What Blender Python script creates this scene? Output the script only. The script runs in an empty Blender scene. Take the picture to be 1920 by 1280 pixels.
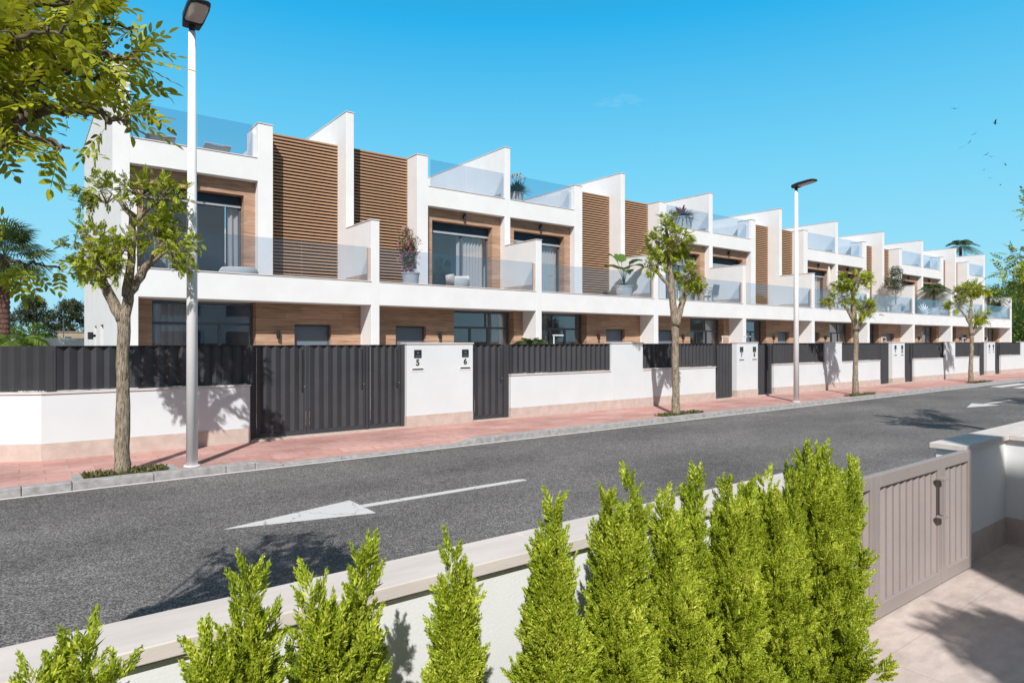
import bpy, bmesh, math, random
import numpy as np
from math import radians, sin, cos, pi, tan, sqrt, atan2
from mathutils import Vector, Matrix

# ------------------------------------------------------------------ camera
FPX = 1217.0                      # focal length in pixels of a 1920 px wide picture
TX = 1610.0 / FPX
CC = 1 / math.sqrt(1 + TX * TX); SS = TX * CC
EYE = 1.95
sc = bpy.context.scene
col = sc.collection
cd = bpy.data.cameras.new('camera'); cam = bpy.data.objects.new('camera', cd); col.objects.link(cam)
cam.location = (0, 0, EYE)
cam.rotation_euler = (radians(90), 0, -math.asin(CC))
cd.sensor_width = 36; cd.lens = FPX / 1920 * 36; cd.shift_y = -0.0004
cd.clip_start = 0.05; cd.clip_end = 3000
sc.camera = cam

# ------------------------------------------------------------------ light
SUN_EL = radians(42.5); SUN_AZ = radians(37.5)      # shadows fall along (sin az, cos az)
SKY_STRENGTH = 0.08; SKY_GAIN = 1.12
w = bpy.data.worlds.new('World'); sc.world = w; w.use_nodes = True
nt = w.node_tree; nt.nodes.clear()
wo = nt.nodes.new('ShaderNodeOutputWorld'); bg = nt.nodes.new('ShaderNodeBackground')
sky = nt.nodes.new('ShaderNodeTexSky'); sky.sky_type = 'NISHITA'; sky.sun_disc = False
sky.sun_elevation = SUN_EL
sky.sun_rotation = SUN_AZ + pi     # towards the sun
sky.altitude = 0; sky.air_density = 1.0; sky.dust_density = 0.6; sky.ozone_density = 2.0
tc = nt.nodes.new('ShaderNodeTexCoord')
L = nt.links.new
sx = nt.nodes.new('ShaderNodeSeparateXYZ'); L(tc.outputs['Generated'], sx.inputs[0])
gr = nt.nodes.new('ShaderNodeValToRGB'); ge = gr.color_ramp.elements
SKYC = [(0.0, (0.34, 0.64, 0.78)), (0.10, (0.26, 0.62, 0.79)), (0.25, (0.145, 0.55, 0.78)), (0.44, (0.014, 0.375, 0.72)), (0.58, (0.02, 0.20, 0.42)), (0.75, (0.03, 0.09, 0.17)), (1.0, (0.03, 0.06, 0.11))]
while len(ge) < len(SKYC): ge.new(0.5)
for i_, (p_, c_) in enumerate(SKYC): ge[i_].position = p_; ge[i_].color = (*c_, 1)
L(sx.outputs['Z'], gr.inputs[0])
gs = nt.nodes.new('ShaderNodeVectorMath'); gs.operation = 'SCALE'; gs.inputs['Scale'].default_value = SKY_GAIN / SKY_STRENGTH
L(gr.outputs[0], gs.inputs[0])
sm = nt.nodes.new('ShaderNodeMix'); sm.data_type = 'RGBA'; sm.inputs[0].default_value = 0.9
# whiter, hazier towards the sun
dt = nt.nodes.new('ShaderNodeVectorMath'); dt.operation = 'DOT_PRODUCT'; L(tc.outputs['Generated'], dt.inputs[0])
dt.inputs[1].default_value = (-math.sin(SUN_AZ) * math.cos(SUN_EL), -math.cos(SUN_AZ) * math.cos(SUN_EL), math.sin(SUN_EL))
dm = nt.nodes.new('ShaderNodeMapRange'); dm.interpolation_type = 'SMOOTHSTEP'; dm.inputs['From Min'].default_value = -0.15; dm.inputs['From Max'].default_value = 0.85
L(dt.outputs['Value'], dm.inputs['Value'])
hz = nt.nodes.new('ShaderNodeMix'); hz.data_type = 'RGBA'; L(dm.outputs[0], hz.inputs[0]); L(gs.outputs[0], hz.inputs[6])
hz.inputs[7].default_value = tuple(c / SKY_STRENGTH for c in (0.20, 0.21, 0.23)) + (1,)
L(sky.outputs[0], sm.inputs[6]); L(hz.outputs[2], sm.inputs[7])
# faint wisps of cloud
mp = nt.nodes.new('ShaderNodeMapping'); mp.inputs['Scale'].default_value = (3.0, 3.0, 9.0)
nz = nt.nodes.new('ShaderNodeTexNoise'); nz.inputs['Scale'].default_value = 2.2; nz.inputs['Detail'].default_value = 8; nz.inputs['Roughness'].default_value = 0.65
rp = nt.nodes.new('ShaderNodeValToRGB'); rp.color_ramp.elements[0].position = 0.66; rp.color_ramp.elements[1].position = 0.95
rp.color_ramp.elements[0].color = (0, 0, 0, 1); rp.color_ramp.elements[1].color = (0.35, 0.35, 0.35, 1)
mx = nt.nodes.new('ShaderNodeMix'); mx.data_type = 'RGBA'; mx.inputs[7].default_value = (9, 10, 10.5, 1)
L(tc.outputs['Generated'], mp.inputs[0]); L(mp.outputs[0], nz.inputs['Vector']); L(nz.outputs['Fac'], rp.inputs[0])
L(sm.outputs[2], mx.inputs[6]); L(rp.outputs[0], mx.inputs[0])
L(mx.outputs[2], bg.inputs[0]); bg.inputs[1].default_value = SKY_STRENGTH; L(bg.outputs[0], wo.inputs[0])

sd = bpy.data.lights.new('sun', 'SUN'); sun = bpy.data.objects.new('sun', sd); col.objects.link(sun)
sd.energy = 4.4; sd.angle = radians(0.6); sd.color = (1.0, 0.975, 0.95)
sun.rotation_euler = (radians(90) - SUN_EL, 0, -SUN_AZ)
sun.location = (-10, -20, 30)

sc.view_settings.view_transform = 'Standard'; sc.view_settings.look = 'None'
sc.view_settings.exposure = 0.17; sc.view_settings.gamma = 1.0
sc.render.engine = 'CYCLES'
sc.cycles.max_bounces = 6; sc.cycles.transparent_max_bounces = 12
sc.cycles.diffuse_bounces = 3; sc.cycles.glossy_bounces = 3; sc.cycles.caustics_reflective = False; sc.cycles.caustics_refractive = False
rng = np.random.default_rng(7); random.seed(7)

# ------------------------------------------------------------------ helpers
def XYZpix(u, v, d):              # a point d metres deep in front of the viewpoint
    l = (u - 960) / FPX * d
    return Vector((d * CC + l * SS, d * SS - l * CC, EYE - (v - 639.3) / FPX * d))

def tag(o, label=None, cat=None, group=None, kind=None):
    if label: o['label'] = label
    if cat: o['category'] = cat
    if group: o['group'] = group
    if kind: o['kind'] = kind
    return o

def thing(name, label, cat, loc=(0, 0, 0), rz=0, group=None):
    o = bpy.data.objects.new(name, None); col.objects.link(o)
    o.location = loc; o.rotation_euler = (0, 0, rz); o.empty_display_size = 0.2
    return tag(o, label, cat, group)

class MB:
    def __init__(s): s.v = []; s.f = []; s.sm = False
    def add(s, vs, fs):
        n = len(s.v); s.v += [tuple(p) for p in vs]; s.f += [tuple(i + n for i in f) for f in fs]; return s
    def box(s, x0, x1, y0, y1, z0, z1):
        if x0 > x1: x0, x1 = x1, x0
        return s.add([(x0, y0, z0), (x1, y0, z0), (x1, y1, z0), (x0, y1, z0), (x0, y0, z1), (x1, y0, z1), (x1, y1, z1), (x0, y1, z1)],
              [(0, 3, 2, 1), (4, 5, 6, 7), (0, 1, 5, 4), (1, 2, 6, 5), (2, 3, 7, 6), (3, 0, 4, 7)])
    def prism(s, poly, h0, h1, axis='x'):          # poly in the other two axes
        n = len(poly)
        def P(a, b, h): return {'x': (h, a, b), 'y': (a, h, b), 'z': (a, b, h)}[axis]
        vs = [P(a, b, h0) for a, b in poly] + [P(a, b, h1) for a, b in poly]
        fs = [tuple(range(n))[::-1], tuple(range(n, 2 * n))] + [(i, (i + 1) % n, (i + 1) % n + n, i + n) for i in range(n)]
        return s.add(vs, fs)
    def tube(s, path, rad, seg=8, cap=True):
        path = [Vector(p) for p in path]
        if not hasattr(rad, '__len__'): rad = [rad] * len(path)
        vs = []; fs = []; ref = None
        for i, p in enumerate(path):
            t = (path[min(i + 1, len(path) - 1)] - path[max(i - 1, 0)]).normalized()
            if ref is None:
                ref = Vector((1, 0, 0)) if abs(t.x) < 0.8 else Vector((0, 1, 0))
            a = (ref - t * ref.dot(t)).normalized(); ref = a; b = t.cross(a)
            for k in range(seg):
                an = 2 * pi * k / seg
                vs.append(p + (a * cos(an) + b * sin(an)) * rad[i])
        for i in range(len(path) - 1):
            for k in range(seg):
                k2 = (k + 1) % seg
                fs.append((i * seg + k, i * seg + k2, (i + 1) * seg + k2, (i + 1) * seg + k))
        if cap:
            fs.append(tuple(range(seg))[::-1]); fs.append(tuple((len(path) - 1) * seg + k for k in range(seg)))
        return s.add(vs, fs)
    def lathe(s, prof, seg=24, c=(0, 0, 0)):
        vs = []; fs = []
        for r, z in prof:
            for k in range(seg):
                a = 2 * pi * k / seg; vs.append((c[0] + r * cos(a), c[1] + r * sin(a), c[2] + z))
        for i in range(len(prof) - 1):
            for k in range(seg):
                k2 = (k + 1) % seg; fs.append((i * seg + k, i * seg + k2, (i + 1) * seg + k2, (i + 1) * seg + k))
        return s.add(vs, fs)
    def mirror_x(s, W):
        s.v = [(W - x, y, z) for x, y, z in s.v]; s.f = [f[::-1] for f in s.f]; return s
    def build(s, name, mat, parent=None, bevel=0, smooth=False, loc=None):
        me = bpy.data.meshes.new(name); me.from_pydata(s.v, [], s.f)
        bm = bmesh.new(); bm.from_mesh(me); bmesh.ops.recalc_face_normals(bm, faces=bm.faces); bm.to_mesh(me); bm.free()
        me.update()
        o = bpy.data.objects.new(name, me); col.objects.link(o)
        if mat: me.materials.append(mat)
        if parent: o.parent = parent
        if loc is not None: o.location = loc
        if smooth:
            me.polygons.foreach_set('use_smooth', [True] * len(me.polygons))
        if bevel:
            m = o.modifiers.new('bevel', 'BEVEL'); m.width = bevel; m.segments = 2; m.limit_method = 'ANGLE'; m.angle_limit = radians(40)
        return o

def npmesh(name, V, F, mat, parent=None, loc=None, smooth=False):
    """V (n,3) F (m,4 or 3) numpy"""
    me = bpy.data.meshes.new(name)
    n, m, k = len(V), len(F), F.shape[1]
    me.vertices.add(n); me.vertices.foreach_set('co', np.ascontiguousarray(V, dtype=np.float32).ravel())
    me.loops.add(m * k); me.loops.foreach_set('vertex_index', np.ascontiguousarray(F, dtype=np.int32).ravel())
    me.polygons.add(m); me.polygons.foreach_set('loop_start', np.arange(0, m * k, k, dtype=np.int32))
    me.polygons.foreach_set('loop_total', np.full(m, k, dtype=np.int32))
    if smooth: me.polygons.foreach_set('use_smooth', [True] * m)
    me.update(calc_edges=True); me.validate()
    me.materials.append(mat)
    o = bpy.data.objects.new(name, me); col.objects.link(o)
    if parent: o.parent = parent
    if loc is not None: o.location = loc
    return o

def frames(D, up=None, spin=None):
    """rotation matrices (k,3,3) taking +Y to D; spin about it random"""
    D = D / np.linalg.norm(D, axis=1, keepdims=True)
    r = rng.normal(size=D.shape) if up is None else up + 1e-3 * rng.normal(size=D.shape)
    X = np.cross(D, r); X /= np.linalg.norm(X, axis=1, keepdims=True) + 1e-9
    Z = np.cross(X, D)
    return np.stack([X, D, Z], axis=2)

def scatter(tv, tf, P, R, S):
    k = len(P); n = len(tv)
    V = np.einsum('kij,nj->kni', R, tv) * S[:, None, None] + P[:, None, :]
    F = tf[None] + (np.arange(k) * n)[:, None, None]
    return V.reshape(-1, 3), F.reshape(-1, tf.shape[1])

def merge(parts):
    V = []; F = []; n = 0
    for v, f in parts:
        V.append(v); F.append(f + n); n += len(v)
    return np.concatenate(V), np.concatenate(F)

# ------------------------------------------------------------------ materials
def new_mat(name):
    m = bpy.data.materials.new(name); m.use_nodes = True
    n = m.node_tree; b = n.nodes['Principled BSDF']; return m, n, b
def node(n, t, **k):
    x = n.nodes.new(t)
    for a, b in k.items():
        if a in x.inputs: x.inputs[a].default_value = b
        else: setattr(x, a, b)
    return x
def ramp(n, stops):
    r = n.nodes.new('ShaderNodeValToRGB'); e = r.color_ramp.elements
    while len(e) < len(stops): e.new(0.5)
    for i, (p, c) in enumerate(stops): e[i].position = p; e[i].color = (*c, 1)
    return r
def coords(n, scale=(1, 1, 1), rot=(0, 0, 0), kind='Object'):
    t = n.nodes.new('ShaderNodeTexCoord'); m = n.nodes.new('ShaderNodeMapping')
    m.inputs['Scale'].default_value = scale; m.inputs['Rotation'].default_value = rot
    n.links.new(t.outputs[kind], m.inputs[0]); return m.outputs[0]
def bump(n, b, h, strength=0.3, dist=0.01):
    x = n.nodes.new('ShaderNodeBump'); x.inputs['Strength'].default_value = strength; x.inputs['Distance'].default_value = dist
    n.links.new(h, x.inputs['Height']); n.links.new(x.outputs[0], b.inputs['Normal'])

def noise_mat(name, c0, c1, scale=4, detail=5, rough=0.8, bscale=None, bstr=0.2, bdist=0.01, stretch=(1, 1, 1), lo=0.3, hi=0.7, spec=0.3, metal=0.0, kind='Object'):
    m, n, b = new_mat(name)
    v = coords(n, stretch, kind=kind)
    t = node(n, 'ShaderNodeTexNoise', Scale=scale, Detail=detail, Roughness=0.6); n.links.new(v, t.inputs['Vector'])
    r = ramp(n, [(lo, c0), (hi, c1)]); n.links.new(t.outputs['Fac'], r.inputs[0]); n.links.new(r.outputs[0], b.inputs['Base Color'])
    b.inputs['Roughness'].default_value = rough; b.inputs['Specular IOR Level'].default_value = spec; b.inputs['Metallic'].default_value = metal
    if bscale:
        t2 = node(n, 'ShaderNodeTexNoise', Scale=bscale, Detail=4, Roughness=0.6); n.links.new(v, t2.inputs['Vector'])
        bump(n, b, t2.outputs['Fac'], bstr, bdist)
    return m

M = {}
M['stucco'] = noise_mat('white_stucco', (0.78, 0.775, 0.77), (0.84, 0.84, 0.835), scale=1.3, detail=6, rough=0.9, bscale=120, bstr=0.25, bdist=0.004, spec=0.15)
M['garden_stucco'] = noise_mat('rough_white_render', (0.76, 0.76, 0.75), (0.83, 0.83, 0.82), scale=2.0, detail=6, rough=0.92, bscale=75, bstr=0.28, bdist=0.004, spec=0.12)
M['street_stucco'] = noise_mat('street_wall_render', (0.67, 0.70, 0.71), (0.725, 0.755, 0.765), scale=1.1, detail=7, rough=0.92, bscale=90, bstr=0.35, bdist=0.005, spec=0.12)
M['coping'] = noise_mat('coping_stone', (0.62, 0.56, 0.53), (0.74, 0.69, 0.67), scale=3, detail=6, rough=0.7, bscale=40, bstr=0.1)
M['plinth'] = noise_mat('plinth_stone', (0.50, 0.40, 0.35), (0.62, 0.52, 0.46), scale=5, detail=8, rough=0.75, bscale=30, bstr=0.15)
M['metal_dark'] = noise_mat('anthracite_metal', (0.042, 0.043, 0.048), (0.054, 0.055, 0.060), scale=2, rough=0.55, spec=0.4)
M['metal_dark'].node_tree.nodes['Principled BSDF'].inputs['Roughness'].default_value = 0.5
M['metal_taupe'] = noise_mat('taupe_metal', (0.315, 0.27, 0.25), (0.35, 0.30, 0.28), scale=3, rough=0.5, spec=0.35)
M['frame'] = noise_mat('window_frame_metal', (0.085, 0.11, 0.145), (0.105, 0.13, 0.165), scale=2, rough=0.45, spec=0.4)
M['door'] = noise_mat('door_metal', (0.16, 0.20, 0.245), (0.18, 0.22, 0.27), scale=2, rough=0.5, spec=0.4)
M['shutter'] = noise_mat('shutter_blue', (0.02, 0.045, 0.075), (0.03, 0.06, 0.095), scale=2, rough=0.5)
M['shutter_light'] = noise_mat('shutter_grey', (0.35, 0.38, 0.42), (0.42, 0.45, 0.48), scale=2, rough=0.5)
M['lamp_black'] = noise_mat('black_plastic', (0.018, 0.02, 0.024), (0.03, 0.032, 0.036), scale=4, rough=0.45)
M['lamp_pole'] = noise_mat('white_pole_paint', (0.80, 0.79, 0.78), (0.86, 0.85, 0.84), scale=2, rough=0.7, spec=0.2)
M['white_paint'] = noise_mat('white_lacquer', (0.72, 0.72, 0.72), (0.8, 0.8, 0.8), scale=2, rough=0.5)
M['pot'] = noise_mat('white_pot', (0.6, 0.56, 0.52), (0.74, 0.71, 0.68), scale=14, detail=6, rough=0.8, bscale=30, bstr=0.3)
M['room'] = noise_mat('room_plaster', (0.48, 0.44, 0.41), (0.56, 0.52, 0.49), scale=1, rough=0.9)
M['room_dark'] = noise_mat('dark_joinery', (0.03, 0.028, 0.03), (0.05, 0.045, 0.045), scale=2, rough=0.6)
M['interior_floor'] = noise_mat('room_floor', (0.3, 0.25, 0.22), (0.38, 0.33, 0.3), scale=2, rough=0.5)
M['terrace_tile'] = noise_mat('terrace_tile', (0.50, 0.39, 0.33), (0.58, 0.47, 0.40), scale=5, rough=0.7)
M['slat_back'] = noise_mat('slat_backing', (0.045, 0.03, 0.026), (0.07, 0.05, 0.042), scale=3, rough=0.9)
M['soil'] = noise_mat('soil', (0.045, 0.03, 0.02), (0.12, 0.085, 0.055), scale=30, detail=8, rough=1, bscale=60, bstr=0.9, bdist=0.02)
M['fabric_beige'] = noise_mat('beige_fabric', (0.62, 0.58, 0.52), (0.72, 0.68, 0.62), scale=30, rough=0.95, bscale=120, bstr=0.3)
M['sling'] = noise_mat('taupe_sling', (0.35, 0.31, 0.30), (0.42, 0.38, 0.36), scale=20, rough=0.9)
M['palm_trunk'] = noise_mat('palm_trunk', (0.05, 0.025, 0.02), (0.22, 0.13, 0.10), scale=14, detail=6, rough=1, bscale=18, bstr=1, bdist=0.05, stretch=(1, 1, 1.6))
M['far_wall'] = noise_mat('tan_plaster', (0.38, 0.30, 0.22), (0.48, 0.40, 0.30), scale=0.6, rough=0.9)
M['bird'] = noise_mat('bird_plumage', (0.015, 0.015, 0.02), (0.03, 0.03, 0.035), scale=5, rough=0.9)
M['number'] = noise_mat('number_metal', (0.03, 0.03, 0.032), (0.04, 0.04, 0.042), scale=5, rough=0.5)
M['steel'] = noise_mat('brushed_steel', (0.5, 0.5, 0.52), (0.6, 0.6, 0.62), scale=5, rough=0.35, metal=0.8)
M['lens'] = noise_mat('lamp_lens', (0.42, 0.38, 0.36), (0.5, 0.46, 0.44), scale=5, rough=0.15, spec=0.6)

def curtain_mat():
    m, n, b = new_mat('curtain_cloth'); b.inputs['Base Color'].default_value = (0.82, 0.79, 0.76, 1); b.inputs['Roughness'].default_value = 0.95
    tr = node(n, 'ShaderNodeBsdfTranslucent'); tr.inputs[0].default_value = (0.78, 0.74, 0.70, 1)
    mxs = node(n, 'ShaderNodeMixShader'); mxs.inputs[0].default_value = 0.35
    n.links.new(b.outputs[0], mxs.inputs[1]); n.links.new(tr.outputs[0], mxs.inputs[2]); n.links.new(mxs.outputs[0], n.nodes['Material Output'].inputs[0]); return m
M['curtain'] = curtain_mat()

def wood_mat(name, c0, c1, c2):
    m, n, b = new_mat(name)
    v = coords(n, (1, 1, 1))
    v1 = coords(n, (1.2, 1.2, 22)); v2 = coords(n, (3.0, 3.0, 90))
    t1 = node(n, 'ShaderNodeTexNoise', Scale=1.0, Detail=6, Roughness=0.65, Distortion=0.6); n.links.new(v1, t1.inputs['Vector'])
    t2 = node(n, 'ShaderNodeTexNoise', Scale=1.0, Detail=3, Roughness=0.6); n.links.new(v2, t2.inputs['Vector'])
    mxx = node(n, 'ShaderNodeMath', operation='MULTIPLY_ADD'); mxx.inputs[1].default_value = 0.35
    n.links.new(t2.outputs['Fac'], mxx.inputs[0]); n.links.new(t1.outputs['Fac'], mxx.inputs[2])
    r = ramp(n, [(0.42, c0), (0.62, c1), (0.85, c2)]); n.links.new(mxx.outputs[0], r.inputs[0])
    # plank to plank tone, planks 0.16 m high
    sep = node(n, 'ShaderNodeSeparateXYZ'); n.links.new(v, sep.inputs[0])
    dv = node(n, 'ShaderNodeMath', operation='DIVIDE'); dv.inputs[1].default_value = 0.16; n.links.new(sep.outputs['Z'], dv.inputs[0])
    fl = node(n, 'ShaderNodeMath', operation='FLOOR'); n.links.new(dv.outputs[0], fl.inputs[0])
    dx = node(n, 'ShaderNodeMath', operation='MULTIPLY_ADD'); dx.inputs[1].default_value = 0.73; n.links.new(fl.outputs[0], dx.inputs[0])
    dx2 = node(n, 'ShaderNodeMath', operation='DIVIDE'); dx2.inputs[1].default_value = 1.6; n.links.new(sep.outputs['X'], dx2.inputs[0]); n.links.new(dx2.outputs[0], dx.inputs[2])
    fl2 = node(n, 'ShaderNodeMath', operation='FLOOR'); n.links.new(dx.outputs[0], fl2.inputs[0])
    cb = node(n, 'ShaderNodeCombineXYZ'); n.links.new(fl.outputs[0], cb.inputs[0]); n.links.new(fl2.outputs[0], cb.inputs[1])
    wn = node(n, 'ShaderNodeTexWhiteNoise', noise_dimensions='2D'); n.links.new(cb.outputs[0], wn.inputs['Vector'])
    mr = node(n, 'ShaderNodeMapRange'); mr.inputs['To Min'].default_value = 0.86; mr.inputs['To Max'].default_value = 1.12; n.links.new(wn.outputs['Value'], mr.inputs['Value'])
    fr = node(n, 'ShaderNodeMath', operation='FRACT'); n.links.new(dv.outputs[0], fr.inputs[0])
    gt = node(n, 'ShaderNodeMath', operation='GREATER_THAN'); gt.inputs[1].default_value = 0.035; n.links.new(fr.outputs[0], gt.inputs[0])
    g2 = node(n, 'ShaderNodeMapRange'); g2.inputs['To Min'].default_value = 0.6; g2.inputs['To Max'].default_value = 1; n.links.new(gt.outputs[0], g2.inputs['Value'])
    mu = node(n, 'ShaderNodeMath', operation='MULTIPLY'); n.links.new(mr.outputs[0], mu.inputs[0]); n.links.new(g2.outputs[0], mu.inputs[1])
    vm = node(n, 'ShaderNodeVectorMath', operation='SCALE'); n.links.new(r.outputs[0], vm.inputs[0]); n.links.new(mu.outputs[0], vm.inputs['Scale'])
    n.links.new(vm.outputs[0], b.inputs['Base Color']); b.inputs['Roughness'].default_value = 0.6; b.inputs['Specular IOR Level'].default_value = 0.25
    bump(n, b, mxx.outputs[0], 0.15, 0.004)
    return m
M['wood'] = wood_mat('timber_cladding', (0.19, 0.10, 0.066), (0.41, 0.25, 0.165), (0.55, 0.37, 0.255))
M['slat'] = noise_mat('slat_timber', (0.42, 0.245, 0.145), (0.54, 0.355, 0.225), scale=2, detail=5, rough=0.65, stretch=(1, 1, 30))

def glass_mat(name, tint, f0, f1):
    m = bpy.data.materials.new(name); m.use_nodes = True; n = m.node_tree; n.nodes.clear()
    o = n.nodes.new('ShaderNodeOutputMaterial'); tr = n.nodes.new('ShaderNodeBsdfTransparent'); gl = n.nodes.new('ShaderNodeBsdfGlossy')
    lw = n.nodes.new('ShaderNodeLayerWeight'); lw.inputs['Blend'].default_value = 0.5
    pw = node(n, 'ShaderNodeMath', operation='POWER'); pw.inputs[1].default_value = 4.0; n.links.new(lw.outputs['Facing'], pw.inputs[0])
    mr = node(n, 'ShaderNodeMapRange'); mr.inputs['To Min'].default_value = f0; mr.inputs['To Max'].default_value = f1; n.links.new(pw.outputs[0], mr.inputs['Value'])
    mxs = n.nodes.new('ShaderNodeMixShader'); tr.inputs[0].default_value = (*tint, 1); gl.inputs[0].default_value = (0.9, 0.95, 1, 1); gl.inputs['Roughness'].default_value = 0.0
    n.links.new(mr.outputs[0], mxs.inputs[0]); n.links.new(tr.outputs[0], mxs.inputs[1]); n.links.new(gl.outputs[0], mxs.inputs[2]); n.links.new(mxs.outputs[0], o.inputs[0])
    return m
M['balu'] = glass_mat('balustrade_glass', (0.84, 0.88, 0.925), 0.05, 0.6)
M['pane'] = glass_mat('window_glass', (0.93, 0.945, 0.96), 0.10, 0.9)

def leaf_mat(name, cA, cB, cC, trans=0.35, rough=0.5, spec=0.3, noise_scale=1.2):
    m, n, b = new_mat(name)
    g = n.nodes.new('ShaderNodeNewGeometry')
    r = ramp(n, [(0.0, cA), (0.55, cB), (1.0, cC)])
    v = coords(n); t = node(n, 'ShaderNodeTexNoise', Scale=noise_scale, Detail=2); n.links.new(v, t.inputs['Vector'])
    ad = node(n, 'ShaderNodeMath', operation='MULTIPLY_ADD'); ad.inputs[1].default_value = 0.6; n.links.new(g.outputs['Random Per Island'], ad.inputs[0])
    sb = node(n, 'ShaderNodeMath', operation='MULTIPLY_ADD'); sb.inputs[1].default_value = 0.9; sb.inputs[2].default_value = -0.25; n.links.new(t.outputs['Fac'], sb.inputs[0]); n.links.new(sb.outputs[0], ad.inputs[2])
    n.links.new(ad.outputs[0], r.inputs[0]); n.links.new(r.outputs[0], b.inputs['Base Color'])
    b.inputs['Roughness'].default_value = rough; b.inputs['Specular IOR Level'].default_value = spec
    tr = n.nodes.new('ShaderNodeBsdfTranslucent'); n.links.new(r.outputs[0], tr.inputs[0])
    mxs = n.nodes.new('ShaderNodeMixShader'); mxs.inputs[0].default_value = trans
    n.links.new(b.outputs[0], mxs.inputs[1]); n.links.new(tr.outputs[0], mxs.inputs[2]); n.links.new(mxs.outputs[0], n.nodes['Material Output'].inputs[0])
    return m
M['leaf'] = leaf_mat('street_tree_leaf', (0.09, 0.12, 0.012), (0.34, 0.40, 0.026), (0.66, 0.68, 0.06), trans=0.28)
M['leaf_near'] = leaf_mat('overhanging_leaf', (0.11, 0.13, 0.012), (0.38, 0.41, 0.022), (0.66, 0.62, 0.045), trans=0.33)
M['conifer'] = leaf_mat('golden_cypress', (0.10, 0.17, 0.010), (0.40, 0.49, 0.028), (0.95, 0.95, 0.18), trans=0.3, noise_scale=4)
M['euc'] = leaf_mat('eucalyptus_leaf', (0.035, 0.05, 0.025), (0.075, 0.10, 0.045), (0.14, 0.15, 0.06), noise_scale=0.3)
M['bush'] = leaf_mat('bright_bush_leaf', (0.06, 0.11, 0.02), (0.13, 0.21, 0.03), (0.22, 0.30, 0.06))
M['darkleaf'] = leaf_mat('dark_glossy_leaf', (0.02, 0.045, 0.015), (0.04, 0.08, 0.02), (0.08, 0.13, 0.03), trans=0.2, rough=0.35)
M['bigleaf'] = leaf_mat('banana_leaf', (0.04, 0.11, 0.02), (0.08, 0.17, 0.03), (0.17, 0.27, 0.07), trans=0.3, rough=0.4)
M['palm'] = leaf_mat('palm_frond', (0.03, 0.06, 0.015), (0.07, 0.11, 0.03), (0.14, 0.19, 0.06), trans=0.25, rough=0.4)
M['pink'] = leaf_mat('pink_flower', (0.75, 0.20, 0.38), (0.85, 0.36, 0.52), (0.9, 0.55, 0.68))
M['redleaf'] = leaf_mat('crimson_leaf', (0.25, 0.03, 0.07), (0.45, 0.06, 0.08), (0.5, 0.15, 0.25))
M['orange'] = leaf_mat('orange_flower', (0.6, 0.25, 0.04), (0.7, 0.4, 0.06), (0.75, 0.5, 0.1))
M['mulch'] = leaf_mat('bed_groundcover', (0.06, 0.07, 0.02), (0.12, 0.11, 0.04), (0.16, 0.20, 0.04), trans=0.1)

def bark_mat(name, c0, c1, sc_=6.0, st=0.13):
    m, n, b = new_mat(name)
    v = coords(n, (1, 1, st))
    t = node(n, 'ShaderNodeTexNoise', Scale=sc_ * 7, Detail=5, Roughness=0.6, Distortion=1.4); n.links.new(v, t.inputs['Vector'])
    t2 = node(n, 'ShaderNodeTexNoise', Scale=sc_ * 3, Detail=6, Roughness=0.7); n.links.new(coords(n, (1, 1, .5)), t2.inputs['Vector'])
    a = node(n, 'ShaderNodeMath', operation='MULTIPLY_ADD'); a.inputs[1].default_value = 0.35; n.links.new(t2.outputs['Fac'], a.inputs[0]); n.links.new(t.outputs['Fac'], a.inputs[2])
    r = ramp(n, [(0.52, c0), (0.66, tuple(.55 * q + .45 * p for p, q in zip(c0, c1))), (0.80, c1)]); n.links.new(a.outputs[0], r.inputs[0]); n.links.new(r.outputs[0], b.inputs['Base Color'])
    b.inputs['Roughness'].default_value = 0.95; b.inputs['Specular IOR Level'].default_value = 0.1
    bump(n, b, a.outputs[0], 1.0, 0.03)
    return m
M['bark'] = bark_mat('furrowed_bark', (0.10, 0.075, 0.05), (0.48, 0.40, 0.30))
M['bark_dark'] = noise_mat('branch_bark', (0.05, 0.04, 0.03), (0.20, 0.16, 0.12), scale=12, detail=6, rough=0.95, bscale=40, bstr=.5)
M['bark_far'] = bark_mat('grey_bark', (0.12, 0.09, 0.07), (0.35, 0.29, 0.23), 3)

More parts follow.
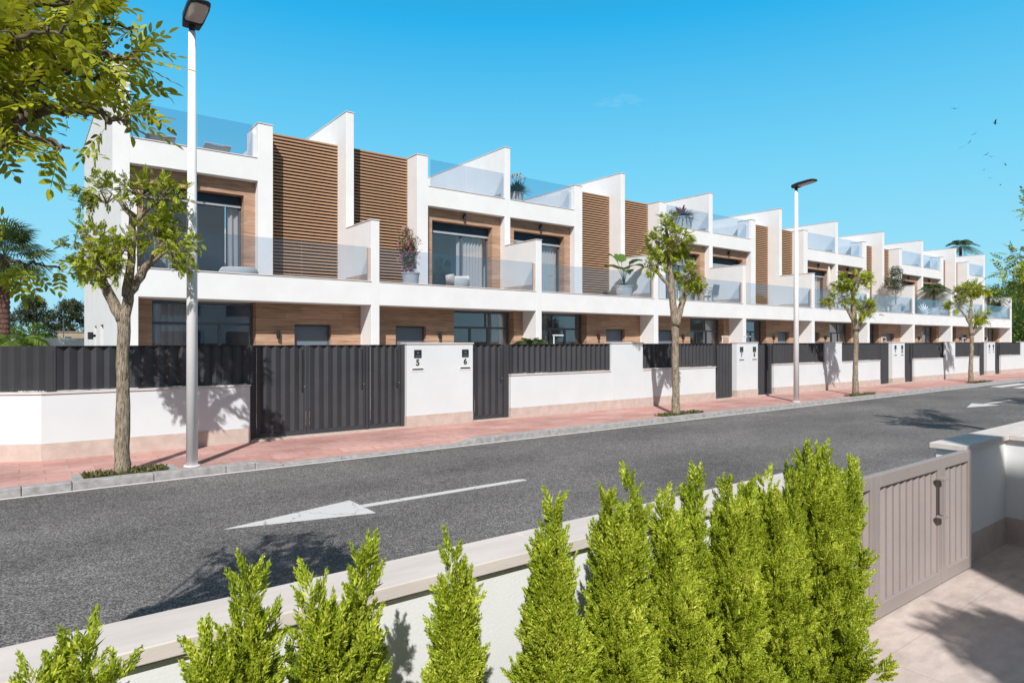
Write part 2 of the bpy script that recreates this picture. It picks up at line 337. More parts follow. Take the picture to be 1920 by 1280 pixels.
def asphalt_mat():
    m, n, b = new_mat('asphalt')
    v = coords(n)
    t = node(n, 'ShaderNodeTexVoronoi', Scale=105.0); n.links.new(v, t.inputs['Vector'])
    f = node(n, 'ShaderNodeTexNoise', Scale=160.0, Detail=3, Roughness=0.7); n.links.new(v, f.inputs['Vector'])
    big = node(n, 'ShaderNodeTexNoise', Scale=0.55, Detail=5, Roughness=0.6); n.links.new(coords(n, (0.5, 1, 1)), big.inputs['Vector'])
    mid = node(n, 'ShaderNodeTexNoise', Scale=7.0, Detail=4, Roughness=0.65); n.links.new(v, mid.inputs['Vector'])
    sp = node(n, 'ShaderNodeSeparateColor'); n.links.new(t.outputs['Color'], sp.inputs[0])
    a = node(n, 'ShaderNodeMath', operation='MULTIPLY_ADD'); a.inputs[1].default_value = 0.55; n.links.new(sp.outputs[0], a.inputs[0]); n.links.new(f.outputs['Fac'], a.inputs[2])
    r = ramp(n, [(0.42, (0.055, 0.051, 0.050)), (0.8, (0.112, 0.105, 0.102)), (1.12, (0.36, 0.335, 0.315))]); n.links.new(a.outputs[0], r.inputs[0])
    a2 = node(n, 'ShaderNodeMath', operation='MULTIPLY_ADD'); a2.inputs[1].default_value = 0.5; n.links.new(mid.outputs['Fac'], a2.inputs[0]); n.links.new(big.outputs['Fac'], a2.inputs[2])
    mr = node(n, 'ShaderNodeMapRange'); mr.inputs['From Min'].default_value = 0.5; mr.inputs['From Max'].default_value = 1.0; mr.inputs['To Min'].default_value = 0.62; mr.inputs['To Max'].default_value = 1.36; n.links.new(a2.outputs[0], mr.inputs['Value'])
    vm = node(n, 'ShaderNodeVectorMath', operation='SCALE'); n.links.new(r.outputs[0], vm.inputs[0]); n.links.new(mr.outputs[0], vm.inputs['Scale'])
    n.links.new(vm.outputs[0], b.inputs['Base Color']); b.inputs['Roughness'].default_value = 0.85; b.inputs['Specular IOR Level'].default_value = 0.25
    bump(n, b, a.outputs[0], 0.55, 0.006)
    return m
M['asphalt'] = asphalt_mat()

def paint_mat():
    m, n, b = new_mat('road_paint'); v = coords(n)
    t = node(n, 'ShaderNodeTexVoronoi', Scale=1.6, feature='DISTANCE_TO_EDGE')
    d = node(n, 'ShaderNodeTexNoise', Scale=5.0, Detail=5); n.links.new(v, d.inputs['Vector'])
    ad = node(n, 'ShaderNodeVectorMath', operation='MULTIPLY_ADD'); ad.inputs[1].default_value = (0.25, 0.25, 0.25); n.links.new(d.outputs['Color'], ad.inputs[0]); n.links.new(v, ad.inputs[2]); n.links.new(ad.outputs[0], t.inputs['Vector'])
    r = ramp(n, [(0.0, (0.12, 0.12, 0.12)), (0.008, (0.64, 0.62, 0.60))]); n.links.new(t.outputs['Distance'], r.inputs[0])
    f = node(n, 'ShaderNodeTexNoise', Scale=60.0, Detail=5, Roughness=0.7); n.links.new(v, f.inputs['Vector'])
    mr = node(n, 'ShaderNodeMapRange'); mr.inputs['To Min'].default_value = 0.8; mr.inputs['To Max'].default_value = 1.15; n.links.new(f.outputs['Fac'], mr.inputs['Value'])
    vm = node(n, 'ShaderNodeVectorMath', operation='SCALE'); n.links.new(r.outputs[0], vm.inputs[0]); n.links.new(mr.outputs[0], vm.inputs['Scale'])
    n.links.new(vm.outputs[0], b.inputs['Base Color']); b.inputs['Roughness'].default_value = 0.8; bump(n, b, f.outputs['Fac'], 0.4, 0.003); return m
M['road_paint'] = paint_mat()

def paving_mat(name, cols, bw, bh, mort, msize=0.012, rot=0.0, offset=0.5, bstr=0.3, nsc=6, rough=0.85, vary=1.0):
    m, n, b = new_mat(name); v = coords(n, rot=(0, 0, rot))
    d = node(n, 'ShaderNodeTexNoise', Scale=1.8, Detail=3); n.links.new(v, d.inputs['Vector'])
    ad = node(n, 'ShaderNodeVectorMath', operation='MULTIPLY_ADD'); ad.inputs[1].default_value = (0.05 * vary, 0.05 * vary, 0); n.links.new(d.outputs['Color'], ad.inputs[0]); n.links.new(v, ad.inputs[2])
    t = node(n, 'ShaderNodeTexBrick', offset=offset); t.inputs['Scale'].default_value = 1.0; t.inputs['Brick Width'].default_value = bw; t.inputs['Row Height'].default_value = bh; t.inputs['Mortar Size'].default_value = msize
    t.inputs['Color1'].default_value = (*cols[0], 1); t.inputs['Color2'].default_value = (*cols[1], 1); t.inputs['Mortar'].default_value = (*mort, 1); t.inputs['Bias'].default_value = 0.0; t.inputs['Mortar Smooth'].default_value = 0.3
    n.links.new(ad.outputs[0], t.inputs['Vector'])
    nz1 = node(n, 'ShaderNodeTexNoise', Scale=nsc, Detail=7, Roughness=0.65); n.links.new(coords(n, (1, 2.2, 1)), nz1.inputs['Vector'])
    nz2 = node(n, 'ShaderNodeTexNoise', Scale=0.7, Detail=4); n.links.new(v, nz2.inputs['Vector'])
    a = node(n, 'ShaderNodeMath', operation='MULTIPLY_ADD'); a.inputs[1].default_value = 0.8; n.links.new(nz1.outputs['Fac'], a.inputs[0]); n.links.new(nz2.outputs['Fac'], a.inputs[2])
    mr = node(n, 'ShaderNodeMapRange'); mr.inputs['From Min'].default_value = 0.55; mr.inputs['From Max'].default_value = 1.25; mr.inputs['To Min'].default_value = 0.62; mr.inputs['To Max'].default_value = 1.36; n.links.new(a.outputs[0], mr.inputs['Value'])
    vm = node(n, 'ShaderNodeVectorMath', operation='SCALE'); n.links.new(t.outputs['Color'], vm.inputs[0]); n.links.new(mr.outputs[0], vm.inputs['Scale'])
    n.links.new(vm.outputs[0], b.inputs['Base Color']); b.inputs['Roughness'].default_value = rough; b.inputs['Specular IOR Level'].default_value = 0.25
    bump(n, b, a.outputs[0], bstr, 0.008); return m
M['pavement'] = paving_mat('red_stamped_paving', [(0.56, 0.34, 0.295), (0.485, 0.255, 0.22)], 0.62, 0.31, (0.42, 0.25, 0.21), rot=0.0, nsc=8)
M['patio'] = paving_mat('travertine_paving', [(0.60, 0.505, 0.45), (0.57, 0.475, 0.425)], 1.2, 0.6, (0.44, 0.36, 0.32), msize=0.003, rot=0.0, nsc=5, vary=0, bstr=0.08, rough=0.6)
M['kerb'] = noise_mat('kerb_granite', (0.29, 0.28, 0.275), (0.45, 0.435, 0.42), scale=9, detail=9, rough=0.85, bscale=90, bstr=0.5, lo=0.35, hi=0.65)
M['gutter'] = noise_mat('gutter_line', (0.60, 0.58, 0.55), (0.74, 0.72, 0.69), scale=9, detail=6, rough=0.85)
M['near_coping'] = noise_mat('cream_travertine', (0.60, 0.53, 0.48), (0.72, 0.65, 0.60), scale=2.2, detail=9, rough=0.7, stretch=(1, 5, 5), bscale=50, bstr=0.12)
M['ground'] = noise_mat('dry_ground', (0.07, 0.075, 0.035), (0.16, 0.13, 0.08), scale=0.15, detail=8, rough=1)

# ------------------------------------------------------------------ the setting
def slab(name, mat, x0, x1, y0, y1, z0, z1, bevel=0):
    return tag(MB().box(x0, x1, y0, y1, z0, z1).build(name, mat, bevel=bevel), kind='structure')
g = MB(); g.add([(-1500, -1500, -0.16), (1500, -1500, -0.16), (1500, 1500, -0.16), (-1500, 1500, -0.16)], [(0, 1, 2, 3)])
tag(g.build('ground', M['ground']), kind='structure')
slab('road', M['asphalt'], -40, 140, 4.10, 10.80, -0.15, -0.11)
# pavement on the far side (a shallow drop towards the driveway of the first house is in the kerb)
PV = MB()
PV.box(-40, 3.0, 10.98, 13.3, -0.12, 0.0); PV.box(7.3, 140, 10.98, 13.3, -0.12, 0.0)
PV.add([(3.0, 10.98, 0), (3.45, 10.98, -0.075), (6.85, 10.98, -0.075), (7.3, 10.98, 0), (3.0, 11.5, 0), (3.45, 11.5, 0), (6.85, 11.5, 0), (7.3, 11.5, 0)],
       [(0, 1, 5, 4), (1, 2, 6, 5), (2, 3, 7, 6)])
PV.box(3.0, 7.3, 11.5, 13.3, -0.12, 0.0)
tag(PV.build('pavement', M['pavement']), kind='structure')
slab('near_pavement', M['kerb'], -40, 140, 2.36, 3.90, -0.12, 0.0)
# kerbs with joints
kb = MB(); x = -20.0
joints = []
while x < 110:
    nx = x + 1.0
    if x < 0.56 < nx: nx = 0.56
    if nx > 3.0 and x < 3.0: nx = 3.0
    if nx > 7.3 and x < 7.3: nx = 7.3
    if x >= 3.0 and nx <= 7.3 + 1e-6:
        zz = -0.075
        a = 0.0 if abs(x - 3.0) < 1e-6 else zz; c = 0.0 if abs(nx - 7.3) < 1e-6 else zz
        if a == 0.0: nx = 3.45
        elif x < 6.85 < nx: nx = 6.85; c = zz
        elif abs(x - 6.85) < 1e-6: nx = 7.3; c = 0.0
        kb.prism([(x + .004, -0.15), (nx - .004, -0.15), (nx - .004, c + 0.002), (x + .004, a + 0.002)], 10.8, 10.98, 'y')
    else:
        kb.box(x + .004, nx - .004, 10.8, 10.98, -0.15, 0.004)
    x = nx
tag(kb.build('kerb', M['kerb'], bevel=0.012), kind='structure')
tag(MB().box(-20, 120, 10.715, 10.765, -0.1095, -0.104).build('gutter_line', M['gutter']), kind='structure')
kn = MB()
for i in range(120): kn.box(-18 + i + .004, -17 + i - .004, 3.9, 4.1, -0.15, 0.004)
tag(kn.build('near_kerb', M['kerb'], bevel=0.012), kind='structure')
# painted arrows and the crossing
def arrow(x):
    a = MB(); z0, z1 = -0.1095, -0.1055
    a.prism([(x, 7.57), (x + 1.62, 7.20), (x + 1.62, 7.96)], z0, z1, 'z')
    a.prism([(x + 1.621, 7.53), (x + 4.2, 7.53), (x + 4.2, 7.65), (x + 1.621, 7.65)], z0, z1, 'z')
    return tag(a.build('arrow_marking', M['road_paint']), kind='structure')
arrow(1.77); arrow(23.45)
zb = MB()
for i in range(7): zb.box(34.8, 38.8, 10.35 - i * 0.85, 9.9 - i * 0.85, -0.1095, -0.1055)
tag(zb.build('crossing_marking', M['road_paint']), kind='structure')
# private side
slab('patio', M['patio'], 0.5, 20, -4.5, 2.36, -0.12, 0.0)
slab('planting_bed', M['soil'], -6, 3.75, 1.25, 2.2, -0.1, 0.03)
slab('lawn', M['ground'], -12, 0.5, -4, 2.36, -0.12, -0.01)
slab('front_yard', M['patio'], -3, 75, 13.3, 17.76, -0.12, 0.02)

# ------------------------------------------------------------------ houses
YF, YU = 17.02, 18.80
PW = 6.0
HLAB = [
 'white terraced house at the left end of the row with sun loungers on its roof',
 'white terraced house with the pink flowering shrub and armchair on its balcony',
 'white terraced house with the giant leaved plant on its balcony',
 'white terraced house with dining table on the balcony and a crimson plant on the roof',
 'white terraced house behind the second street lamp, first one past the dining balcony',
 'white terraced house with the parasol and table on its balcony',
 'white terraced house with the round potted tree on its balcony',
 'white terraced house with the potted palm and white sculpture on its balcony',
 'white terraced house behind the farthest street tree, next to last in the row',
 'white terraced house at the far right end of the row beside the green trees']

def curtain(x0, x1, y, z0, z1, amp=0.05, pitch=0.14):
    n = int((x1 - x0) / 0.018); V = []; F = []
    ph = random.random() * 6
    for i in range(n + 1):
        x = x0 + (x1 - x0) * i / n
        a = 2 * pi * (x / pitch) + 0.9 * sin(x * 5.1 + ph)
        V.append((x, y + amp * sin(a), z0)); V.append((x, y + amp * 0.7 * sin(a + 0.3), z1))
    for i in range(n): F.append((2 * i, 2 * i + 2, 2 * i + 3, 2 * i + 1))
    return MB().add(V, F)

def window_unit(root, a0, a1, y, z0, z1, mir, transom=None, mull=(0.5,), top_mull=(), shutter=0.0, curt=(), light=False):
    """a glazed opening: frame, panes (sub-parts), shutter"""
    fr = MB(); t = 0.055; dp = 0.07
    fr.box(a0, a1, y, y + dp, z1 - t, z1); fr.box(a0, a1, y, y + dp, z0, z0 + t)
    fr.box(a0, a0 + t, y + .002, y + dp - .002, z0 + t, z1 - t); fr.box(a1 - t, a1, y + .002, y + dp - .002, z0 + t, z1 - t)
    zt = transom or z1
    if transom: fr.box(a0 + t, a1 - t, y + .001, y + dp - .001, transom, transom + 0.07)
    xs = [a0 + t] + [a0 + (a1 - a0) * m for m in mull] + [a1 - t]
    for m in mull:
        xm = a0 + (a1 - a0) * m; fr.box(xm - 0.04, xm + 0.04, y + .003, y + dp + .01, z0 + t, (zt if transom else z1 - t))
    for m in top_mull:
        xm = a0 + (a1 - a0) * m; fr.box(xm - 0.03, xm + 0.03, y + .003, y + dp - .003, transom + 0.07, z1 - t)
    if mir: fr.mirror_x(PW)
    fo = fr.build('window_frame', M['frame'], root, bevel=0.006)
    zc = zt if transom else z1 - t
    for i in range(len(xs) - 1):
        p = MB().box(xs[i] + 0.002, xs[i + 1] - 0.002, y + 0.03, y + 0.036, z0 + t, zc - 0.001)
        if mir: p.mirror_x(PW)
        p.build('pane', M['pane'], fo)
    if transom:
        p = MB().box(a0 + t, a1 - t, y + 0.03, y + 0.036, transom + 0.071, z1 - t - 0.001)
        if mir: p.mirror_x(PW)
        p.build('pane', M['pane'], fo)
    if shutter:
        s = MB(); z = z1 - t; n = int(shutter / 0.05)
        for k in range(n):
            s.box(a0 + 0.03, a1 - 0.03, y - 0.05, y - 0.03, z - 0.046, z); z -= 0.05
        s.box(a0 + 0.02, a1 - 0.02, y - 0.028, y - 0.015, z1 - shutter - 0.02, z1 - 0.01)
        if mir: s.mirror_x(PW)
        s.build('roller_shutter', M['shutter'], fo)
        s = MB().box(a0 + 0.02, a1 - 0.02, y - 0.06, y - 0.02, z - 0.07, z)
        z -= 0.07
        if light:
            for k in range(5): s.box(a0 + 0.03, a1 - 0.03, y - 0.05, y - 0.03, z - 0.046, z); z -= 0.05
        if mir: s.mirror_x(PW)
        s.build('shutter_rail', M['shutter_light'], fo, bevel=0.004)
    for (c0, c1) in curt:
        c = curtain(a0 + (a1 - a0) * c0, a0 + (a1 - a0) * c1, y + 0.14, z0 + 0.02, z1 - 0.05)
        if mir: c.mirror_x(PW)
        c.build('curtain', M['curtain'], fo, smooth=True)

def wall_lamp(root, a, y, z, mir, h=0.22):
    s = MB().tube([(a, y - 0.09, z - h / 2), (a, y - 0.09, z + h / 2)], 0.045, 12).box(a - 0.03, a + 0.03, y - 0.05, y, z - 0.05, z + 0.05)
    if mir: s.mirror_x(PW)
    s.build('wall_lamp', M['lamp_black'], root, smooth=False)

def house(k):
    mir = k % 2 == 1
    X0 = 2.01 + PW * k
    root = thing('terraced_house', HLAB[k], 'house', (X0, 0, 0), 0, 'row of white terraced houses')
    last = k == 9; first = k == 0
    F = lambda mb: mb.mirror_x(PW) if mir else mb
    def part(mb, name, mat, **kw): return F(mb).build(name, mat, root, **kw)
    lo, hi = 0.125, 5.875
    # party walls (each house owns the one on its right; the first also the end wall)
    pw = MB()
    prof = [(YF, -0.1), (YF, 5.37), (YU, 5.37), (YU, 8.92), (27.8, 8.92), (27.8, -0.1)]
    if last: prof = [(YF, -0.1), (YF, 5.37), (YU, 5.37), (YU, 8.92), (27.8, 8.92), (27.8, -0.1)]
    pw.prism([(y, z) for y, z in prof], 5.875, 6.125, 'x')
    pw.build('party_wall', M['stucco'], root, bevel=0.008)
    MB().box(5.858, 6.142, YF - .018, YU - 0.02, 5.372, 5.40).build('coping', M['coping'], root, bevel=0.004)
    MB().box(5.858, 6.142, YU - .018, 27.815, 8.922, 8.95).build('coping', M['coping'], root, bevel=0.004)
    if first:
        xa, xb, xc = -0.21, 0.10, 0.125                    # end wall with two slot recesses in its outer skin
        e = MB()
        e.box(xb, xc, YF, 27.8, -0.1, 3.3); e.box(xb, 0.16, YU, 27.8, 3.301, 8.92)
        ys = [YF, 21.0, 21.9, 23.06, 23.8, 27.8]
        lw = [(YF, 5.37 if False else 8.92)]
        def skin(y0, y1, z0, z1): e.box(xa, xb - .0005, y0, y1, z0, z1)
        skin(YF, YU - .0, -0.1, 5.37); skin(YU, 21.0, -0.1, 2.41); skin(21.9, 23.06, -0.1, 2.41); skin(23.8, 27.8, -0.1, 2.41)
        skin(YU, 27.8, 2.4105, 8.92)
        e.build('end_wall', M['stucco'], root)
        dk = MB().box(xb - .03, xb - .001, 21.0, 21.9, 0, 2.41).box(xb - .03, xb - .001, 23.06, 23.8, 0, 2.41)
        dk.build('side_window', M['frame'], root)
        MB().box(xa - .018, 0.18, YU - .018, 27.815, 8.922, 8.95).box(xa - .018, 0.14, YF - .018, YU - .02, 5.372, 5.40).build('coping', M['coping'], root, bevel=0.004)
        l = MB().box(xa - 0.20, xa - 0.07, 23.2, 23.45, 2.0, 2.22).box(xa - 0.07, xa, 23.25, 23.4, 2.07, 2.15)
        l.build('wall_lamp', M['lamp_black'], root, bevel=0.01)
    x_l = 0.161 if first else lo
    # balcony beam, slab, porch ceiling
    w1 = MB().box(lo + .0005, hi - .0005, YF, YF + 0.18, 2.97, 3.62)
    w1.box(lo + .0005, hi - .0005, YF + 0.1805, 19.6, 2.971, 3.30)
    # upper frame: pier, beam, upstand, roof slab, stair box
    xl = 0.1615 if first else lo + .0005
    w1.box(3.28, 3.69, YU, 19.56, 3.301, 8.05)
    w1.box(xl, 3.2795, YU, YU + 0.2, 6.43, 7.065)
    w1.box(xl, 3.2795, YU + 0.2005, 27.6, 6.431, 6.88)
    w1.box(3.17, 3.2795, 19.02, 19.5, 6.8805, 7.9)
    w1.box(3.6905, hi - .0005, 19.6, 23.5, 3.3005, 7.98)
    # rear wall
    w1.box(lo + .0005, hi - .0005, 27.6, 27.8, -0.1, 6.43)
    part(w1, 'wall', M['stucco'], bevel=0.006)
    c1 = MB().box(lo + .001, hi - .001, YF - .018, YF + 0.2, 3.622, 3.648)
    part(c1, 'coping', M['coping'], bevel=0.004)
    part(MB().box(xl, 3.262, YU - .018, YU + 0.22, 7.067, 7.093), 'coping', M['coping'], bevel=0.004)
    part(MB().box(3.262, 3.708, YU - .018, 19.60, 8.052, 8.08), 'coping', M['coping'], bevel=0.004)
    # terrace floors and skirtings
    tf = MB().box(lo + .001, hi - .001, YF + 0.201, 19.05, 3.3006, 3.50)
    tf.box(lo + .0006, lo + 0.012, YF + 0.2, YU, 3.5, 3.87).box(hi - 0.012, hi - .0006, YF + 0.2, YU, 3.5, 3.87)
    tf.box(xl, xl + 0.012, YU + .22, 27.5, 6.881, 7.3)
    part(tf, 'terrace_tiling', M['terrace_tile'])
    fx = MB().box(5.79, 5.873, YF + 0.03, YF + 0.10, 3.65, 4.58)
    fx.build('glass_fixing', M['terrace_tile'], root, bevel=0.004)
    # glass balustrades
    js = [0.14, 2.05, 3.91, 5.785]
    for i in range(3):
        MB().box(js[i] + 0.006, js[i + 1] - 0.006, YF + 0.05, YF + 0.062, 3.65, 4.60).build('glass_panel', M['balu'], root)
    ju = [xl + 0.01, 1.73, 3.16]
    for i in range(2):
        part(MB().box(ju[i] + 0.006, ju[i + 1] - 0.006, YU + 0.05, YU + 0.062, 7.095, 7.99), 'glass_panel', M['balu'])
    # timber: upper wall round the big window
    ya, yb = 19.07, 19.37
    wd = MB()
    a0, a1, zt = 0.49, 2.97, 6.03
    wd.box(xl, a0, ya, yb, 3.501, 6.4295); wd.box(a1, 3.2795, ya, yb, 3.501, 6.4295); wd.box(a0 + .0005, a1 - .0005, ya, yb, zt, 6.4295)
    # timber: ground floor
    b0, b1 = 0.51, 2.93; d0, d1, dz = 3.95, 4.99, 2.41
    yc, yd = 17.75, 18.05
    wd.box(lo + .001, b0, yc, yd, 0.02, 2.9695); wd.box(b1, d0, yc, yd, 0.02, 2.9695); wd.box(d1, hi - .001, yc, yd, 0.02, 2.9695)
    wd.box(d0 + .0005, d1 - .0005, yc, yd, dz, 2.9695)
    part(wd, 'timber_cladding', M['wood'])
    window_unit(root, a0, a1, yb, 3.501, zt, mir, None, (0.45,), (), 0.22 + 0.04 * (k % 3), ([(0.03, 0.30), (0.86, 0.98)] if k == 0 else [(0.3, 0.97)]) if not mir else [(0.04, 0.5)], light=(k in (3, 4)))
    window_unit(root, b0, b1, yd, 0.03, 2.93, mir, 2.36, (0.36, 0.66), (0.40,), 0, [(0.04, 0.34)] if k != 1 else [(0.02, 0.35)])
    wall_lamp(root, 3.49, yc, 2.12, mir); wall_lamp(root, 1.72, ya, 6.26, mir)
    dr = MB().box(d0 + 0.05, d1 - 0.05, yc + 0.16, yc + 0.20, 0.05, dz - 0.05)
    do = part(dr, 'door', M['door'], bevel=0.005)
    df = MB().box(d0 + .001, d0 + 0.05, yc + .14, yc + .21, 0.02, dz - .001).box(d1 - 0.05, d1 - .001, yc + .14, yc + .21, 0.02, dz - .001).box(d0 + .051, d1 - .051, yc + .141, yc + .209, dz - 0.05, dz - .002)
    F(df).build('door_frame', M['frame'], do)
    F(MB().tube([(d0 + 0.14, yc + .10, 0.8), (d0 + 0.14, yc + .10, 1.6)], 0.012, 8)).build('handle', M['steel'], do)
    # rooms behind the windows
    rm = MB()
    rm.box(2.94, 3.02, yd + 0.08, 22.0, 0.02, 2.97); rm.box(lo + .001, hi - .001, 22.001, 22.1, 0.02, 2.97)
    rm.box(xl, 3.27, 22.5, 22.6, 3.5, 6.43); rm.box(3.3, 3.38, 19.6, 22.5, 3.5, 6.43)
    rm.box(lo + .001, hi - .001, 19.601, 27.59, 3.0, 3.3)
    rm.box(3.03, hi - .001, yd + .15, yd + .2, 0.02, 2.96)
    part(rm, 'interior_wall', M['room'])
    part(MB().box(lo + .001, hi - .001, yd - .0, 22.0, -0.05, 0.015), 'interior_floor', M['interior_floor'])
    part(MB().box(1.9, 2.5, 21.8, 21.99, 0.02, 2.3).box(1.0, 2.2, 20.0, 20.7, 0.02, 0.45), 'interior_joinery', M['room_dark'])
    # slatted timber screen
    sl = MB(); z = 3.53
    while z < 8.03:
        sl.box(3.6915, hi - .002, 19.45, 19.515, z, z + 0.044); z += 0.0975
    so = part(sl, 'slat_screen', M['slat'])
    bk = MB().box(3.6915, hi - .002, 19.56, 19.598, 3.501, 8.03)
    F(bk).build('screen_backing', M['slat_back'], so)
    return root
for k in range(10): house(k)
# the last two houses end lower at the far right: nothing more in view

# ------------------------------------------------------------------ street wall, fences and gates
YW = 13.03
def zigzag(mb, x0, x1, y, z0, z1, pitch=0.185, depth=0.055, th=0.006, flat=0.62):
    n = max(1, round((x1 - x0) / pitch)); p = (x1 - x0) / n; pts = []
    for i in range(n):
        pts.append((x0 + i * p, y)); pts.append((x0 + (i + flat) * p, y + depth)); 
    pts.append((x1, y))
    back = [(a, b + th) for a, b in pts][::-1]
    V = []; F = []
    N = len(pts)
    for a, b in pts: V.append((a, b, z0)); V.append((a, b, z1))
    for a, b in pts: V.append((a, b + th, z0)); V.append((a, b + th, z1))
    for i in range(N - 1):
        F.append((2 * i, 2 * i + 2, 2 * i + 3, 2 * i + 1))
        o = 2 * N
        F.append((o + 2 * i, o + 2 * i + 1, o + 2 * i + 3, o + 2 * i + 2))
        F.append((2 * i + 1, 2 * i + 3, o + 2 * i + 3, o + 2 * i + 1))
        F.append((2 * i, o + 2 * i, o + 2 * i + 2, 2 * i + 2))
    return mb.add(V, F)

def text_mesh(s, size, x, y, z, mat, parent, name='house_number'):
    cu = bpy.data.curves.new('t', 'FONT'); cu.body = s; cu.size = size; cu.extrude = 0.004; cu.align_x = 'CENTER'; cu.offset = 0.006
    to = bpy.data.objects.new('t', cu); col.objects.link(to)
    dg = bpy.context.evaluated_depsgraph_get(); me = bpy.data.meshes.new_from_object(to.evaluated_get(dg))
    bpy.data.objects.remove(to); bpy.data.curves.remove(cu)
    me.materials.clear(); me.materials.append(mat)
    o = bpy.data.objects.new(name, me); col.objects.link(o); o.parent = parent
    o.location = (x, y, z); o.rotation_euler = (radians(90), 0, 0); return o

def wall_low(mb, cp, pl, x0, x1, s0=0.0, s1=0.0, thick=0.2):
    mb.box(x0, x1, YW, YW + thick, -0.1, 1.08)
    cp.box(x0 - s0, x1 + s1, YW - 0.02, YW + thick + 0.02, 1.082, 1.112)
def wall_high(mb, cp, pl, x0, x1, thick=0.26):
    mb.box(x0, x1, YW, YW + thick, -0.1, 1.878)
    cp.box(x0 - 0.018, x1 + 0.018, YW - 0.02, YW + thick + 0.02, 1.88, 1.912)

def fence(parent, x0, x1, z0=1.13, z1=1.865):
    f = zigzag(MB(), x0 + 0.03, x1 - 0.03, YW + 0.07, z0, z1 - 0.0)
    f.build('corrugated_panel', M['metal_dark'], parent)
    r = MB().box(x0 + 0.001, x1 - 0.001, YW + 0.128, YW + 0.15, z1 - 0.03, z1 - .004).box(x0 + 0.001, x0 + 0.032, YW + .06, YW + 0.125, 1.114, z1).box(x1 - 0.032, x1 - 0.001, YW + .06, YW + 0.125, 1.114, z1)
    r.box(x0 + 0.033, x1 - 0.033, YW + 0.058, YW + 0.1275, z1 + .0005, z1 + 0.007)
    r.build('fence_rail', M['metal_dark'], parent)

def intercom(parent, x, num):
    y = YW
    o = MB().box(x - 0.095, x + 0.095, y - 0.012, y, 1.57, 1.75).build('intercom', M['lamp_black'], parent, bevel=0.004)
    MB().tube([(x, y - 0.013, 1.68), (x, y - 0.02, 1.68)], 0.028, 14).build('camera_lens', M['frame'], o)
    MB().box(x - 0.06, x + 0.06, y - 0.017, y - 0.0125, 1.603, 1.617).build('call_button', M['steel'], o)
    text_mesh(num, 0.19, x, y - 0.002, 1.40, M['number'], parent)
    l = MB().box(x - 0.17, x + 0.17, y - 0.006, y, 1.255, 1.355).build('letterbox', M['white_paint'], parent, bevel=0.002)
    MB().box(x - 0.14, x + 0.14, y - 0.010, y - 0.0065, 1.295, 1.325).build('slot', M['lamp_black'], l)

def gate(x0, x1, label, swing='r', y=YW + 0.12, mat=None, z0=0.05, z1=1.865, handle=True):
    mat = M['metal_dark']
    t = thing('metal_gate', label, 'gate', (0, 0, 0), 0, 'corrugated metal gates in the street wall')
    fr = MB(); s = 0.055
    fr.box(x0, x0 + s, y, y + 0.05, z0, z1); fr.box(x1 - s, x1, y, y + 0.05, z0, z1)
    fr.box(x0 + s, x1 - s, y + .001, y + 0.049, z0, z0 + 0.08); fr.box(x0 + s, x1 - s, y + .03, y + 0.049, z1 - 0.04, z1 - .004)
    fr.box(x0 + s, x1 - s, y - 0.02, y + .05, z1 - .0035, z1 + 0.004)
    fr.build('gate_frame', mat, t, bevel=0.003)
    zigzag(MB(), x0 + s, x1 - s, y - 0.012, z0 + 0.08, z1 - 0.005, depth=0.05).build('corrugated_panel', mat, t)
    if handle:
        hx = x1 - 0.10 if swing == 'r' else x0 + 0.10
        MB().box(hx - 0.012, hx + 0.012, y - 0.05, y - 0.03, 0.95, 1.80).box(hx - .01, hx + .01, y - 0.03, y, 0.98, 1.0).box(hx - .01, hx + .01, y - 0.03, y, 1.74, 1.76).build('pull_handle', mat, t)
        lx = x1 - 0.03 if swing == 'r' else x0 + 0.03
        MB().tube([(lx, y - 0.012, 1.02), (lx, y, 1.02)], 0.014, 10).build('lock', M['steel'], t)
    return t

GL = 'white garden walls along the street'
# first wall with the chamfered corner
t = thing('garden_wall', 'white garden wall with the angled corner at the left edge, grey fence on top', 'wall', (0, 0, 0), 0, GL)
cx, cy = 0.26, 12.80                     # corner
dx, dy = -0.80, 0.60                     # direction of the angled stretch
q = MB(); L2 = 3.2
def chpoly(o0, o1, e0=0.0):
    # strip between offsets o0,o1 behind the outer face following the corner
    pass
# straight stretch bends slightly: front face from (cx,cy') to (3.55,YW)
cy = YW - 0.0
n1 = Vector((0, 1)); dch = Vector((-0.72, 0.42)).normalized(); nch = Vector((0.42, 0.72)).normalized()
def off(o):
    # mitred corner point at offset o behind the faces
    c = Vector((cx, cy)); bis = (n1 + nch).normalized(); return c + bis * (o / bis.dot(n1))
def strip(mb, o0, o1, z0, z1, x1, ext=0.0):
    a0, a1 = off(o0), off(o1)
    e0 = Vector((cx, cy)) + dch * L2 + nch * o0; e1 = Vector((cx, cy)) + dch * L2 + nch * o1
    mb.prism([(e0.x, e0.y), (a0.x, a0.y), (x1, cy + o0), (x1, cy + o1), (a1.x, a1.y), (e1.x, e1.y)], z0, z1, 'z'); return mb
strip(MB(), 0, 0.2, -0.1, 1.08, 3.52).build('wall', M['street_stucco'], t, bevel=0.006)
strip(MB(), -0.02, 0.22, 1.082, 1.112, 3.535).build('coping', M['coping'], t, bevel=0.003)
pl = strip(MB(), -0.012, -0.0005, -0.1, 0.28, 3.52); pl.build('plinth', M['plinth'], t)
fence(t, 0.42, 3.52)
f2 = MB(); zigzag(f2, 0.0, L2, 0, 1.13, 1.865)
base = Vector((cx + 0.08, cy)) + nch * 0.10
f2.v = [(base.x + dch.x * (x) - 0 + nch.x * y, base.y + dch.y * x + nch.y * y, z) for x, y, z in f2.v]
f2.build('corrugated_panel', M['metal_dark'], t)
